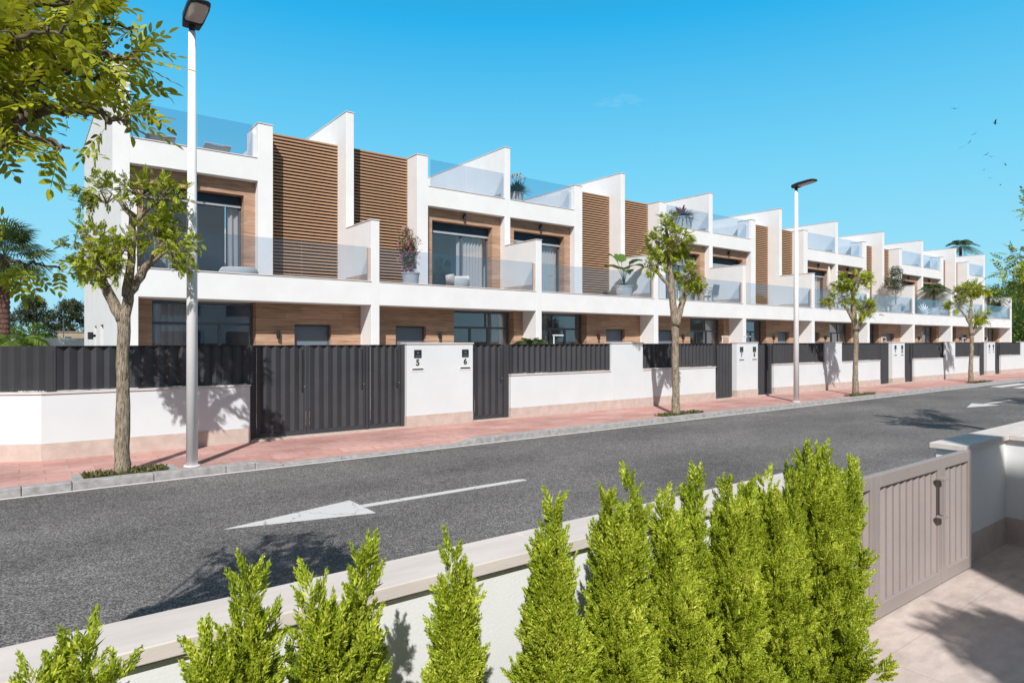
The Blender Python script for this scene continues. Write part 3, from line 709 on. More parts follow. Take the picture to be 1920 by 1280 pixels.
MB().box(0.33, 0.42, YW + 0.06, YW + 0.15, 1.113, 1.875).build('corner_post', M['metal_dark'], t, bevel=0.003)

def pier_wall(xa, xb, nums, label):
    t = thing('garden_wall', label, 'wall', (0, 0, 0), 0, GL)
    mb, cp = MB(), MB(); wall_high(mb, cp, None, xa, xb)
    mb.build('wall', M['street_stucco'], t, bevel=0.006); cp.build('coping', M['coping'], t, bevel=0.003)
    MB().box(xa, xb, YW - 0.012, YW - .0005, -0.1, 0.27).box(xa - .012, xa - .0005, YW - .012, YW + .26, -0.1, .27).build('plinth', M['plinth'], t)
    w_ = (xb - xa)
    intercom(t, nums[2], nums[0]); intercom(t, nums[3], nums[1]); return t
pier_wall(6.90, 8.67, ('5', '6', 7.17, 8.45), 'high white wall piece nearest the viewer, right of the driveway gate, numbers five and six')
pier_wall(19.46, 20.72, ('7', '8', 19.73, 20.50), 'high white wall piece between two gates left of the second street lamp')
pier_wall(31.4, 32.68, ('9', '10', 31.7, 32.4), 'high white wall piece between two gates past the third street tree')
pier_wall(43.4, 44.68, ('11', '12', 43.75, 44.4), 'high white wall piece with the farthest pair of house numbers')
def long_wall(xa, xb, xc, xd, label):
    """low with fence xa-xb, high xb-xc, low with fence xc-xd"""
    t = thing('garden_wall', label, 'wall', (0, 0, 0), 0, GL)
    mb, cp = MB(), MB()
    mb.box(xa, xb - .0005, YW, YW + 0.2, -0.1, 1.08); cp.box(xa - .015, xb - 0.019, YW - 0.02, YW + 0.22, 1.082, 1.112)
    wall_high(mb, cp, None, xb, xc)
    if xd: mb.box(xc + .0005, xd, YW, YW + 0.2, -0.1, 1.08); cp.box(xc + 0.019, xd + .015, YW - 0.02, YW + 0.22, 1.082, 1.112)
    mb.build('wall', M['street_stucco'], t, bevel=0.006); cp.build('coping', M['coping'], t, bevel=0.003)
    MB().box(xa, xd or xc, YW - 0.012, YW - .0005, -0.1, 0.27).box(xa - .012, xa - .0005, YW - .012, YW + .2, -0.1, .27).build('plinth', M['plinth'], t)
    fence(t, xa + 0.02, xb - 0.01)
    if xd: fence(t, xc + 0.01, xd - 0.02)
    return t
long_wall(9.82, 13.40, 14.72, 18.27, 'white wall with two grey fence panels behind the second street tree')
long_wall(21.75, 25.4, 26.75, 30.2, 'white wall with two fence panels behind the second lamp and third tree')
long_wall(33.75, 37.4, 38.75, 42.2, 'white wall with tree shadow between the third and fourth pair of house numbers')
long_wall(45.7, 49.35, 56.0, None, 'farthest white wall at the right edge of the photo')
# gates
gate(3.62, 4.655, 'left leaf of the wide grey driveway gate', handle=True, y=YW + .14)
gate(4.675, 5.955, 'middle leaf of the wide grey driveway gate', y=YW + .14)
gate(6.02, 6.80, 'narrow right hand leaf of the wide driveway gate', y=YW + .14)
gp = thing('gate_posts', 'dark steel posts at either side of the driveway gate', 'gate posts')
MB().box(3.53, 3.615, YW + .10, YW + .22, -0.02, 1.868).build('post', M['metal_dark'], gp, bevel=.003)
MB().box(5.96, 6.015, YW + .10, YW + .22, -0.02, 1.868).build('post', M['metal_dark'], gp, bevel=.003)
MB().box(6.805, 6.895, YW + .10, YW + .22, -0.02, 1.868).build('post', M['metal_dark'], gp, bevel=.003)
slab('gate_threshold', M['plinth'], 3.53, 6.895, YW - .01, YW + 0.3, -0.05, 0.035)
gate(8.74, 9.66, 'grey garden gate just left of the palm behind the long white wall')
gate(18.36, 19.36, 'grey garden gate just right of the second street tree', 'l')
gate(20.78, 21.6, 'grey garden gate just left of the second street lamp')
gate(30.3, 31.3, 'grey garden gate left of the third pair of house numbers', 'l')
gate(32.75, 33.6, 'grey garden gate right of the third pair of house numbers')
gate(42.3, 43.3, 'grey garden gate left of the fourth pair of house numbers', 'l')
gate(44.75, 45.6, 'grey garden gate right of the fourth pair of house numbers')
for a, b in ((9.665, 9.815), (21.605, 21.745), (33.605, 33.745), (45.605, 45.695)):
    o = MB().box(a, b, YW + .09, YW + .18, -0.02, 1.868).build('gate_post', M['metal_dark'], None, bevel=.003)
    tag(o, 'dark steel post right of the garden gate ' + {9.665: 'beside number six', 21.605: 'nearest the second street lamp', 33.605: 'past the third street tree', 45.605: 'farthest down the street'}[a], 'post')
slab('gate_threshold', M['plinth'], 8.672, 9.818, YW - .01, YW + 0.3, -0.05, 0.03)
for a, b in ((18.275, 19.455), (20.725, 21.745), (30.21, 31.39), (32.685, 33.745), (42.21, 43.39), (44.685, 45.695)):
    slab('gate_threshold', M['plinth'], a, b, YW - .01, YW + 0.3, -0.05, 0.03)

# ------------------------------------------------------------------ near wall and gate (viewer's side)
t = thing('garden_wall', 'low white wall with cream coping in the foreground, behind the golden conifers', 'wall')
MB().box(-8, 4.50, 2.20, 2.40, -0.1, 0.985).build('wall', M['garden_stucco'], t)
MB().box(-8, 4.485, 2.215, 2.385, 0.985, 1.0).build('shadow_gap', M['room_dark'], t)
cpn = MB(); xs = [-8, -5.2, -2.4, -0.45, 1.85, 4.54]
for a, b in zip(xs[:-1], xs[1:]): cpn.box(a + .0015, b - .0015, 2.17, 2.43, 1.0, 1.05)
cpn.build('coping', M['near_coping'], t, bevel=0.004)
t = thing('garden_wall', 'white corner wall with cream coping right of the taupe gate', 'wall')
cw = MB().box(6.49, 11.6, 2.13, 2.33, -0.1, 1.0); cw.box(7.60, 7.80, -3.2, 2.1295, -0.1, 1.0)
cw.build('wall', M['garden_stucco'], t)
MB().box(6.45, 11.6, 2.09, 2.37, 1.002, 1.05).box(7.56, 7.84, -3.2, 2.0895, 1.002, 1.05).build('coping', M['near_coping'], t, bevel=0.004)
MB().box(6.49, 7.60, 2.118, 2.1295, -0.1, 0.25).box(7.588, 7.5995, -3.2, 2.117, -0.1, 0.25).build('plinth', M['plinth'], t)
def near_gate(x0, x1, label, handle=False):
    t = thing('metal_gate', label, 'gate'); y0, y1 = 2.06, 2.11; z0, z1 = 0.02, 1.02; s = 0.065
    fr = MB().box(x0, x0 + s, y0, y1, z0, z1).box(x1 - s, x1, y0, y1, z0, z1).box(x0 + s, x1 - s, y0 + .0005, y1, z0, z0 + 0.10).box(x0 + s, x1 - s, y0 + .0005, y1, z1 - 0.09, z1)
    fr.build('gate_frame', M['metal_taupe'], t, bevel=0.004)
    pn = zigzag(MB(), x0 + s, x1 - s, y0 + 0.018, z0 + .10, z1 - .09, pitch=0.112, depth=0.018, flat=0.68)
    pn.build('corrugated_panel', M['metal_taupe'], t)
    if handle:
        hx = x1 - 0.10
        h = MB().box(hx - 0.012, hx + 0.012, y0 - 0.06, y0 - 0.04, 0.58, 0.86).box(hx - .014, hx + .06, y0 - 0.06, y0 - .001, 0.86, 0.878).box(hx - .014, hx + .06, y0 - 0.06, y0 - .001, 0.562, 0.58)
        h.build('pull_handle', M['metal_taupe'], t, bevel=.002)
near_gate(4.10, 4.70, 'fixed taupe gate panel beside the tallest foreground conifer')
near_gate(4.71, 5.85, 'taupe garden gate leaf with a square pull handle', True)
near_gate(5.86, 6.488, 'fixed taupe gate panel against the white corner wall')

# ------------------------------------------------------------------ street lamps
def lamp(x, y, label):
    t = thing('street_lamp', label, 'street lamp', (x, y, 0), 0, 'white street lamps on the pavement')
    MB().tube([(0, 0, 0), (0, 0, 3.5), (0, 0, 6.78)], [0.085, 0.075, 0.052], 24).build('pole', M['lamp_pole'], t, smooth=True)
    MB().tube([(0, 0, 0), (0, 0, 0.012)], [0.12, 0.12], 24).build('base_plate', M['lamp_pole'], t)
    nk = MB().tube([(0, 0, 6.78), (0, 0, 6.90)], 0.045, 16)
    nk.build('neck', M['lamp_black'], t)
    # head, tilted up a little, reaching over the road
    pr = []
    wv = 0.145
    def ring(y_, w_, zt, zb): return [(-w_, y_, zb), (w_, y_, zb), (w_, y_, zt), (-w_, y_, zt)]
    prof = [(0.12, 0.10, 0.03, -0.03), (0.10, 0.125, 0.05, -0.06), (-0.06, 0.14, 0.06, -0.055), (-0.10, 0.155, 0.06, -0.03), (-0.45, 0.16, 0.045, -0.03), (-0.60, 0.145, 0.03, -0.028), (-0.66, 0.10, 0.015, -0.018)]
    V = []; Fc = []
    for a in prof: V += ring(*a)
    for i in range(len(prof) - 1):
        for k in range(4):
            Fc.append((4 * i + k, 4 * i + (k + 1) % 4, 4 * i + 4 + (k + 1) % 4, 4 * i + 4 + k))
    Fc.append((0, 1, 2, 3)); Fc.append(tuple(4 * (len(prof) - 1) + k for k in (3, 2, 1, 0)))
    h = MB().add(V, Fc).build('lamp_head', M['lamp_black'], t, bevel=0.03, smooth=False)
    h.location = (0, 0, 6.93); h.rotation_euler = (radians(-7), 0, 0)
    ln = MB().prism([(-0.125, -0.12), (-0.10, -0.09), (0.10, -0.09), (0.125, -0.12), (0.135, -0.45), (0.12, -0.57), (0.07, -0.61), (-0.07, -0.61), (-0.12, -0.57), (-0.135, -0.45)], -0.045, -0.022, 'z')
    ln.build('lens', M['lens'], h, bevel=0.01)
    return t
lamp(2.13, 11.12, 'tall white street lamp in front of the nearest house, on the left')
lamp(19.88, 11.14, 'slim white street lamp farther down the pavement')

# ------------------------------------------------------------------ vegetation
def leaf_quad(L_, W_, droop=0.12, fold=0.12):
    v = np.array([(0, 0, 0), (-W_ / 2, 0.42 * L_, fold * W_), (0, L_, -droop * L_), (W_ / 2, 0.42 * L_, fold * W_), (0, 0.45 * L_, -0.02 * L_)], dtype=float)
    f = np.array([(0, 4, 2, 1), (0, 3, 2, 4)])
    return v, f

def leaf_oval(L_, W_, droop=0.15, fold=0.10):
    rows = [(0, .03), (.22, .75), (.52, 1.0), (.82, .6), (1, .03)]
    V = []; F_ = []
    for s, q in rows:
        z = -droop * L_ * s * s; V += [(-W_ / 2 * q, L_ * s, z + fold * W_ * q), (0, L_ * s, z), (W_ / 2 * q, L_ * s, z + fold * W_ * q)]
    for i in range(4):
        F_ += [(3 * i, 3 * i + 1, 3 * i + 4, 3 * i + 3), (3 * i + 1, 3 * i + 2, 3 * i + 5, 3 * i + 4)]
    return np.array(V, dtype=float), np.array(F_)

def pinnate(npairs=5, L_=0.2, leaf=0.05, w_=0.022, gap0=0.25, droop=0.25, oval=False):
    """compound leaf along +Y, flat in XY, slight droop"""
    lv, lf = (leaf_oval if oval else leaf_quad)(leaf, w_)
    parts = []
    def rot(a, v):
        c, s = cos(a), sin(a); return np.stack([v[:, 0] * c - v[:, 1] * s, v[:, 0] * s + v[:, 1] * c, v[:, 2]], axis=1)
    for i in range(npairs):
        y = L_ * (gap0 + (1 - gap0) * i / npairs)
        for sgn in (-1, 1):
            v = rot(sgn * radians(52 - 6 * i / npairs), lv * (1.0 - 0.25 * abs(i / npairs - 0.4)))
            v = v + np.array([0, y, -droop * (y / L_) ** 2 * L_])
            parts.append((v, lf))
    parts.append((lv + np.array([0, L_, -droop * L_]), lf))
    # rachis as a thin folded strip
    rv = np.array([(-0.0012, 0, 0), (0.0012, 0, 0), (0.0012, L_ / 2, -droop * L_ * .25), (-0.0012, L_ / 2, -droop * L_ * .25), (0.0008, L_, -droop * L_), (-0.0008, L_, -droop * L_)])
    parts.append((rv, np.array([(0, 1, 2, 3), (3, 2, 4, 5)])))
    return merge(parts)

def blob_points(c, r, n, shell=0.45):
    d = rng.normal(size=(n, 3)); d /= np.linalg.norm(d, axis=1, keepdims=True)
    rad = (shell + (1 - shell) * rng.random(n)) ** 0.8
    return np.array(c) + d * np.array(r) * rad[:, None], d

def wobble(path, n, amp):
    """resample a polyline with jitter"""
    out = []
    path = [Vector(p) for p in path]
    for i in range(len(path) - 1):
        for k in range(n):
            t_ = k / n; p = path[i].lerp(path[i + 1], t_)
            if i + k: p += Vector([random.uniform(-amp, amp) for _ in range(3)])
            out.append(p)
    out.append(path[-1]); return out

def street_tree(x, y, label, D, limbs, blobs, r0=0.125, fork=2.3, leaves=110, leaf=0.05, npairs=4, mat='leaf'):
    """limbs: paths in (lateral, height, depth-offset) metres relative to the base; blobs (lat, h, dep, rl, rh)"""
    t = thing('street_tree', label, 'tree', (x, y, 0), 0, 'pruned trees along the pavement')
    lat = Vector((SS, -CC, 0)); dep = Vector((CC, SS, 0))
    def W(a, h, d_): return lat * a + dep * d_ + Vector((0, 0, h))
    tr = MB()
    for pts, rr in limbs:
        path = [W(*p) for p in pts]
        wp = wobble(path, 4, 0.012)
        n = len(wp); rads = np.interp(np.linspace(0, 1, n), np.linspace(0, 1, len(rr)), rr)
        rads = [r_ * (1 + random.uniform(-.06, .06)) for r_ in rads]
        tr.tube(wp, rads, 14)
    centres = []
    cr = []
    for (a, h, d_, rl, rh) in blobs:
        c = W(a, h, d_); centres.append(c)
        # fine twigs from the blob centre outwards
        for k in range(9):
            dd = Vector(rng.normal(size=3)).normalized(); dd.z = abs(dd.z) * 0.6 + 0.1
            e = c + Vector((dd.x * rl, dd.y * rl, dd.z * rh)) * 0.85
            s = c + Vector((0, 0, -rh * 0.55))
            mid = s.lerp(e, .5) + Vector(rng.normal(size=3)) * 0.04
            tr.tube([s, mid, e], [0.014, 0.009, 0.004], 5, cap=False)
        n = int(leaves * 1.75 * (rl * rh) / 0.16)
        # clumped: sub-clusters within the blob
        ns = max(8, n // 12)
        sp, sdir = blob_points((c.x, c.y, c.z), (rl, rl, rh), ns, 0.35)
        idx = rng.integers(0, ns, n)
        P = sp[idx] + rng.normal(size=(n, 3)) * 0.06
        Dr = sdir[idx] + rng.normal(size=(n, 3)) * 0.75; Dr[:, 2] += 0.05
        tv, tf = pinnate(npairs, leaf * 2.6, leaf * 1.1, leaf * 0.6)
        R = frames(Dr, up=np.tile(np.array([0, 0, 1.0]), (n, 1)) + rng.normal(size=(n, 3)) * 0.45)
        cr.append(scatter(tv, tf, P, R, 0.75 + 0.5 * rng.random(n)))
    tr.build('trunk', M['bark'], t, smooth=True)
    V, F_ = merge(cr)
    npmesh('crown', V, F_, M[mat], t)
    return t

def px_tree(x, y, label, D, limbs_px, blobs_px, **kw):
    """lateral/height offsets measured against the tree's own base"""
    d0 = x * CC + y * SS; s = d0 / FPX
    ub = 960 + (x * SS - y * CC) / d0 * FPX
    def L_(u, v, dd=0): return ((u - ub) * s, (639.3 - v) * s + EYE, dd)
    limbs = [([L_(*p) if len(p) == 3 else L_(*p, 0) for p in pts], rr) for pts, rr in limbs_px]
    for pts, rr in limbs: pass
    blobs = [(*L_(u, v)[:2], dd, rl * s, rh * s) for (u, v, dd, rl, rh) in blobs_px]
    return street_tree(x, y, label, D, limbs, blobs, **kw)

# nearest tree
px_tree(1.19, 11.16, 'street tree in a kerbed bed nearest the viewer, left of the tall lamp', 0,
    [([(229, 898), (229, 860), (230, 760), (231, 660), (232, 585)], [0.135, 0.104, 0.091, 0.085, 0.095]),
     ([(230, 600), (212, 560, -.05), (195, 520, -.1), (185, 480, -.15), (172, 440, -.2)], [0.09, 0.078, 0.065, 0.05, 0.03]),
     ([(205, 545, -.05), (185, 525, .15), (160, 508, .3), (140, 490, .4)], [0.04, 0.035, 0.03, 0.018]),
     ([(232, 600), (240, 550, .05), (262, 505, .1), (290, 470, .1), (318, 440, .05)], [0.085, 0.07, 0.062, 0.045, 0.025]),
     ([(238, 555), (236, 500, .12), (238, 440, .15), (235, 400, .15), (215, 372, .1)], [0.068, 0.058, 0.05, 0.045, 0.025]),
     ([(236, 420, .15), (262, 385, .2), (290, 368, .2)], [0.045, 0.035, 0.02]),
     ([(270, 495, .1), (300, 490, -.1), (330, 470, -.2)], [0.035, 0.028, 0.015])],
    [(152, 488, .2, 42, 34), (190, 462, -.1, 46, 38), (192, 362, .1, 52, 30), (250, 352, .2, 48, 26), (305, 360, .15, 38, 22), (236, 470, -.25, 34, 38), (300, 440, .1, 42, 40), (335, 470, -.1, 32, 34), (280, 420, .3, 40, 34), (215, 505, -.2, 36, 22)],
    leaves=190, leaf=0.042)
px_tree(13.86, 11.13, 'street tree in front of the balcony with the dining table', 0,
    [([(1267, 781), (1267, 740), (1266, 680), (1266, 590)], [0.125, 0.098, 0.088, 0.10]),
     ([(1266, 610), (1262, 570), (1258, 520), (1255, 480), (1252, 440)], [0.11, 0.09, 0.075, 0.055, 0.03]),
     ([(1267, 612), (1277, 575), (1287, 545), (1294, 520)], [0.09, 0.075, 0.06, 0.03]),
     ([(1261, 560), (1250, 530), (1232, 512), (1220, 495)], [0.06, 0.05, 0.04, 0.02])],
    [(1252, 430, 0, 22, 24), (1235, 452, .2, 22, 22), (1268, 450, -.2, 24, 24), (1255, 470, .1, 34, 20), (1228, 497, 0, 24, 18), (1295, 520, 0, 28, 24), (1310, 532, .2, 16, 18), (1282, 545, -.1, 16, 14), (1280, 480, .3, 14, 14)],
    leaves=190, leaf=0.046, npairs=4)
px_tree(24.16, 11.28, 'street tree just right of the second street lamp, in front of the parasol balcony', 0,
    [([(1604, 742), (1604, 700), (1605, 650), (1606, 612)], [0.125, 0.095, 0.082, 0.095]),
     ([(1605, 620), (1600, 590), (1600, 560), (1598, 535)], [0.11, 0.09, 0.075, 0.04]),
     ([(1606, 620), (1616, 597), (1622, 580), (1628, 570)], [0.09, 0.07, 0.055, 0.03]),
     ([(1602, 605), (1592, 585), (1582, 572), (1572, 565)], [0.075, 0.06, 0.045, 0.02])],
    [(1598, 526, 0, 24, 17), (1585, 536, .2, 18, 12), (1613, 527, -.2, 14, 13), (1575, 558, 0, 22, 15), (1562, 566, .2, 12, 9), (1622, 578, 0, 18, 15), (1636, 583, .2, 12, 10), (1610, 586, -.2, 12, 9)],
    leaves=140, leaf=0.062, npairs=3)
px_tree(36.1, 11.5, 'farthest street tree, in front of the last houses', 0,
    [([(1820, 718), (1820, 690), (1822, 650), (1822, 622)], [0.125, 0.09, 0.078, 0.088]),
     ([(1822, 628), (1819, 600), (1820, 580), (1822, 555)], [0.10, 0.085, 0.07, 0.04]),
     ([(1822, 628), (1830, 608), (1836, 598), (1842, 590)], [0.085, 0.06, 0.05, 0.03]),
     ([(1820, 610), (1812, 595), (1803, 583), (1797, 575)], [0.07, 0.055, 0.04, 0.02])],
    [(1822, 542, 0, 20, 13), (1810, 548, .2, 13, 10), (1836, 543, -.2, 12, 9), (1797, 570, 0, 16, 12), (1836, 592, 0, 15, 12), (1849, 597, .2, 9, 7)],
    leaves=110, leaf=0.078, npairs=3)

# kerbed bed of the nearest tree and ground cover in the tree pits
bd = MB().box(0.56, 1.92, 11.325, 11.43, -0.05, 0.006).box(0.56, 0.70, 10.98, 11.324, -0.05, 0.006).box(1.78, 1.92, 10.98, 11.324, -0.05, 0.006)
tag(bd.build('bed_kerb', M['kerb'], bevel=0.008), kind='structure')
def pit(x0, x1, y0, y1, n, parent=None):
    slab('tree_pit', M['soil'], x0, x1, y0, y1, -0.05, 0.005)
    P = np.stack([x0 + (x1 - x0) * rng.random(n), y0 + (y1 - y0) * rng.random(n), np.full(n, 0.005)], axis=1)
    Dr = rng.normal(size=(n, 3)); Dr[:, 2] = np.abs(Dr[:, 2]) + 0.3
    tv, tf = leaf_quad(0.06, 0.025)
    V, F_ = scatter(tv, tf, P, frames(Dr), 0.5 + rng.random(n))
    o = npmesh('ground_cover', V, F_, M['mulch']); tag(o, kind='stuff'); return o
tag(pit(0.705, 1.775, 10.985, 11.32, 900), 'low green and brown ground cover in the nearest kerbed tree bed', 'ground cover')
tag(pit(13.2, 14.9, 10.985, 11.3, 900), 'thin ground cover round the foot of the second street tree', 'ground cover')
tag(pit(23.3, 25.2, 10.985, 11.3, 700), 'thin ground cover round the foot of the third street tree', 'ground cover')
tag(pit(35.0, 37.4, 10.985, 11.4, 500), 'thin ground cover round the foot of the farthest street tree', 'ground cover')

# golden conifers
def sprig_template(seed):
    r = np.random.default_rng(seed); V = []; F_ = []
    def needle(p, d, L_, w_):
        d = d / np.linalg.norm(d); a = np.cross(d, r.normal(size=3)); a /= np.linalg.norm(a)
        n = len(V); p = np.array(p)
        V.extend([p, p + d * L_ * .4 + a * w_, p + d * L_, p + d * L_ * .4 - a * w_]); F_.append((n, n + 1, n + 2, n + 3))
    L0 = 0.09
    needle((0, 0, 0), np.array([0, 1, 0.0]), L0 * 1.12, 0.0032)
    for i in range(20):
        y = L0 * (0.06 + 0.88 * i / 20); an = i * 2.4
        side = np.array([cos(an), 0, 0.45 * sin(an)])
        ll = 0.034 * (1.15 - 0.8 * i / 20)
        dd = np.array([0, 0.8, 0]) + side * 0.75
        needle((0, y, 0), dd, ll, 0.0032)
        for q_ in (0.35, 0.6):
            q = np.array([0, y, 0]) + dd / np.linalg.norm(dd) * ll * q_
            s2 = np.array([cos(an + 1.2 + q_ * 4), 0.0, sin(an + 1.2 + q_ * 4)])
            needle(q, np.array([0, 1.0, 0]) + s2 * 0.6 + dd * .3, ll * 0.5, 0.0026)
    return np.array(V), np.array(F_)
SPR = [sprig_template(s) for s in (1, 2, 3)]

def conifer(x, y, label, leaders, R0=0.2, n_plumes=62, seed=0):
    leaders = [(a_, b_, c_ - 0.075) for a_, b_, c_ in leaders]
    """leaders: (dx, dy, top z)"""
    t = thing('golden_conifer', label, 'conifer', (x, y, 0.02), 0, 'golden conifers planted along the foreground wall')
    r = np.random.default_rng(seed + 50)
    plumes = []
    for (lx, ly, lz) in leaders:
        zb = max(0.5, lz - 0.55)
        plumes.append((np.array([lx * 0.55, ly * 0.55, zb]), np.array([lx, ly, lz]), 0.045))
        for q in range(5):
            a = r.random() * 6.28; hz = lz - 0.10 - 0.09 * q
            plumes.append((np.array([lx * .8, ly * .8, hz - 0.25]), np.array([lx + cos(a) * .05, ly + sin(a) * .05, hz]), 0.026))
    zt = max(l_[2] for l_ in leaders)
    for i in range(n_plumes):
        u_ = (i + r.random()) / n_plumes
        ze = 0.22 + (zt - 0.34) * u_; L_ = 0.17 + 0.17 * r.random(); a = i * 2.39996 + r.normal() * 0.25
        rad = R0 * (zt - 0.02 - ze) * (0.55 + 0.6 * r.random()) + 0.012
        l_ = leaders[r.integers(0, len(leaders))]; kx = 0.75 * ze / l_[2]
        cx_, cy_ = l_[0] * kx, l_[1] * kx
        e = np.array([cx_ + cos(a) * rad, cy_ + sin(a) * rad, ze])
        b = np.array([cx_ * .7 + cos(a) * rad * .25, cy_ * .7 + sin(a) * rad * .25, max(0.02, ze - L_)])
        plumes.append((b, e, 0.022 + 0.016 * r.random()))
    P = []; Dr = []
    for b, e, pr in plumes:
        ax = e - b; Ln = np.linalg.norm(ax); ax = ax / Ln
        k = int(165 * Ln * (pr / 0.04) ** .8)
        tt = r.random(k) ** 0.85
        prof = np.sin(np.clip(tt * 0.97 + 0.03, 0, 1) * pi) ** 0.6 * (1 - 0.55 * tt)
        side = r.normal(size=(k, 3)); side -= ax * (side @ ax)[:, None]; side /= np.linalg.norm(side, axis=1, keepdims=True)
        P.append(b + ax * (tt * Ln)[:, None] + side * (prof * pr)[:, None])
        d_ = ax * 1.0 + side * (0.85 - 0.4 * tt)[:, None] + r.normal(size=(k, 3)) * 0.14; d_[:, 2] += 0.25
        Dr.append(d_)
    P = np.concatenate(P); Dr = np.concatenate(Dr); k = len(P)
    idx = r.integers(0, 3, k); parts = []
    S = 0.5 + 0.75 * r.random(k) ** 1.3
    for j in range(3):
        m_ = idx == j
        parts.append(scatter(*SPR[j], P[m_], frames(Dr[m_]), S[m_]))
    V, F_ = merge(parts)
    npmesh('foliage', V, F_, M['conifer'], t)
    MB().tube([(0, 0, -0.05), (0, 0, 0.5), (0, 0, 1.0)], [0.022, 0.014, 0.005], 8).build('stem', M['bark'], t)
    return t
CON = [
 (0.08, 'leftmost golden conifer, cut off by the bottom left corner', [(-0.06, 0.0, 1.25), (0.0, 0.03, 1.27), (0.04, 0.0, 1.31)]),
 (0.46, 'second golden conifer from the left, single narrow tip', [(0.02, 0.02, 1.37), (-0.07, 0.0, 1.14)]),
 (0.74, 'third golden conifer from the left with two separate tips', [(0.07, 0.03, 1.36), (-0.10, 0.0, 1.32)]),
 (1.12, 'fourth golden conifer from the left, isolated with a single tip', [(0.0, 0.04, 1.31)]),
 (1.50, 'fifth golden conifer from the left, tallest of the loosely spaced ones', [(0.04, 0.03, 1.40)]),
 (1.85, 'sixth golden conifer from the left with a low and a high tip', [(-0.06, 0.0, 1.38), (0.09, 0.02, 1.44)]),
 (2.22, 'seventh golden conifer from the left, tips spread apart', [(-0.11, 0.0, 1.33), (0.16, 0.04, 1.38)]),
 (2.60, 'third golden conifer from the right end of the hedge', [(-0.05, 0.0, 1.34), (0.10, 0.0, 1.29)]),
 (2.98, 'second golden conifer from the right end of the hedge', [(-0.12, 0.0, 1.33), (0.12, 0.0, 1.32)]),
 (3.42, 'rightmost golden conifer, bushiest, next to the taupe gate', [(-0.15, 0.03, 1.42), (-0.02, 0.0, 1.40), (0.10, 0.0, 1.28), (0.31, -0.02, 1.30)]),
]
for i, (x, lb, ld) in enumerate(CON):
    conifer(x, 1.76, lb, ld, seed=i, R0=(0.135 if i < 4 else 0.172) if i < 9 else 0.21, n_plumes=(66 if i < 4 else 84) if i < 9 else 115)

# fallen bits on the bed edge
n = 260; P = np.stack([3.3 + 0.9 * rng.random(n), 1.15 + 0.25 * rng.random(n), np.full(n, 0.012)], 1)
Dr = rng.normal(size=(n, 3)); Dr[:, 2] = 0.2 * np.abs(Dr[:, 2])
tv, tf = leaf_quad(0.035, 0.02)
tag(npmesh('leaf_litter', *scatter(tv, tf, P, frames(Dr), 0.6 + 0.8 * rng.random(n)), M['mulch']), 'dry leaf litter on the patio edge below the rightmost conifer', 'leaf litter', kind='stuff')

# overhanging trees (trunks outside the picture)
def limb_tree(name, label, cat, base, fork, limbs, leaf, npairs, dens, mat, spread=0.22, r_t=0.13):
    """limbs: lists of world points; compound leaves hang from side twigs along them"""
    t = thing(name, label, cat, base)
    B = Vector(base); tr = MB()
    tr.tube([Vector((0, 0, -0.05)), (Vector(fork) - B) * 0.5 + Vector((.05, .03, 0)), Vector(fork) - B], [r_t * 1.2, r_t, r_t * 0.9], 14)
    P = []; Dr = []; U_ = []
    for pts, r0, dn, t0 in limbs:
        path = wobble([Vector(fork)] + [Vector(p) for p in pts] if r0 > 0 else [Vector(p) for p in pts], 5, 0.02)
        n = len(path); r0 = abs(r0)
        tr.tube([p - B for p in path], list(np.linspace(r0 * .6, 0.004, n)), 8)
        cum = [0.0]
        for a, b in zip(path[:-1], path[1:]): cum.append(cum[-1] + (b - a).length)
        Lt = cum[-1]; k = int(dens * dn * Lt * (1 - t0))
        for j in range(k):
            s = Lt * (t0 + (1 - t0) * (j + random.random()) / k)
            i = max(0, min(n - 2, int(np.searchsorted(cum, s)) - 1))
            p = path[i].lerp(path[i + 1], (s - cum[i]) / max(1e-6, cum[i + 1] - cum[i])); ax = (path[i + 1] - path[i]).normalized()
            sd_ = Vector(rng.normal(size=3)); sd_.z *= 0.6; sd_ = (sd_ - ax * sd_.dot(ax)).normalized()
            tl = spread * (0.35 + random.random()) * (1.15 - 0.6 * s / Lt)
            d1 = (ax * 0.8 + sd_).normalized(); e = p + d1 * tl
            tr.tube([p - B, p.lerp(e, .5) - B + Vector((0, 0, 0.015)), e - B], [0.006, 0.004, 0.0025], 5, cap=False)
            for m_ in range(3 if tl > spread * 0.6 else 2):
                q = p.lerp(e, 0.4 + 0.6 * (m_ + 1) / 3); dd = d1 * (1.0 if m_ == 2 else 0.5) + Vector(rng.normal(size=3)) * 0.5 + Vector((0, 0, -0.12))
                P.append(q); Dr.append(dd)
        P.append(path[-1]); Dr.append(path[-1] - path[-2])
    P = np.array([tuple(p - B) for p in P]); Dr = np.array([tuple(d_.normalized()) for d_ in Dr]); n = len(P)
    tv, tf = pinnate(npairs, leaf * 3.4, leaf, leaf * 0.46, droop=0.12, oval=True)
    up = np.tile(np.array([0, 0, 1.0]), (n, 1)) + rng.normal(size=(n, 3)) * 0.4
    tr.build('trunk', M['bark_dark'], t, smooth=True)
    npmesh('crown', *scatter(tv, tf, P, frames(Dr, up=up), 0.8 + 0.4 * rng.random(n)), M[mat], t)
    return t
Q = XYZpix
nb = (-1.65, 2.95, 0.0); nf = (-1.15, 3.1, 2.8)
Qn = lambda u, v, d: XYZpix(u, v, d * 0.80)
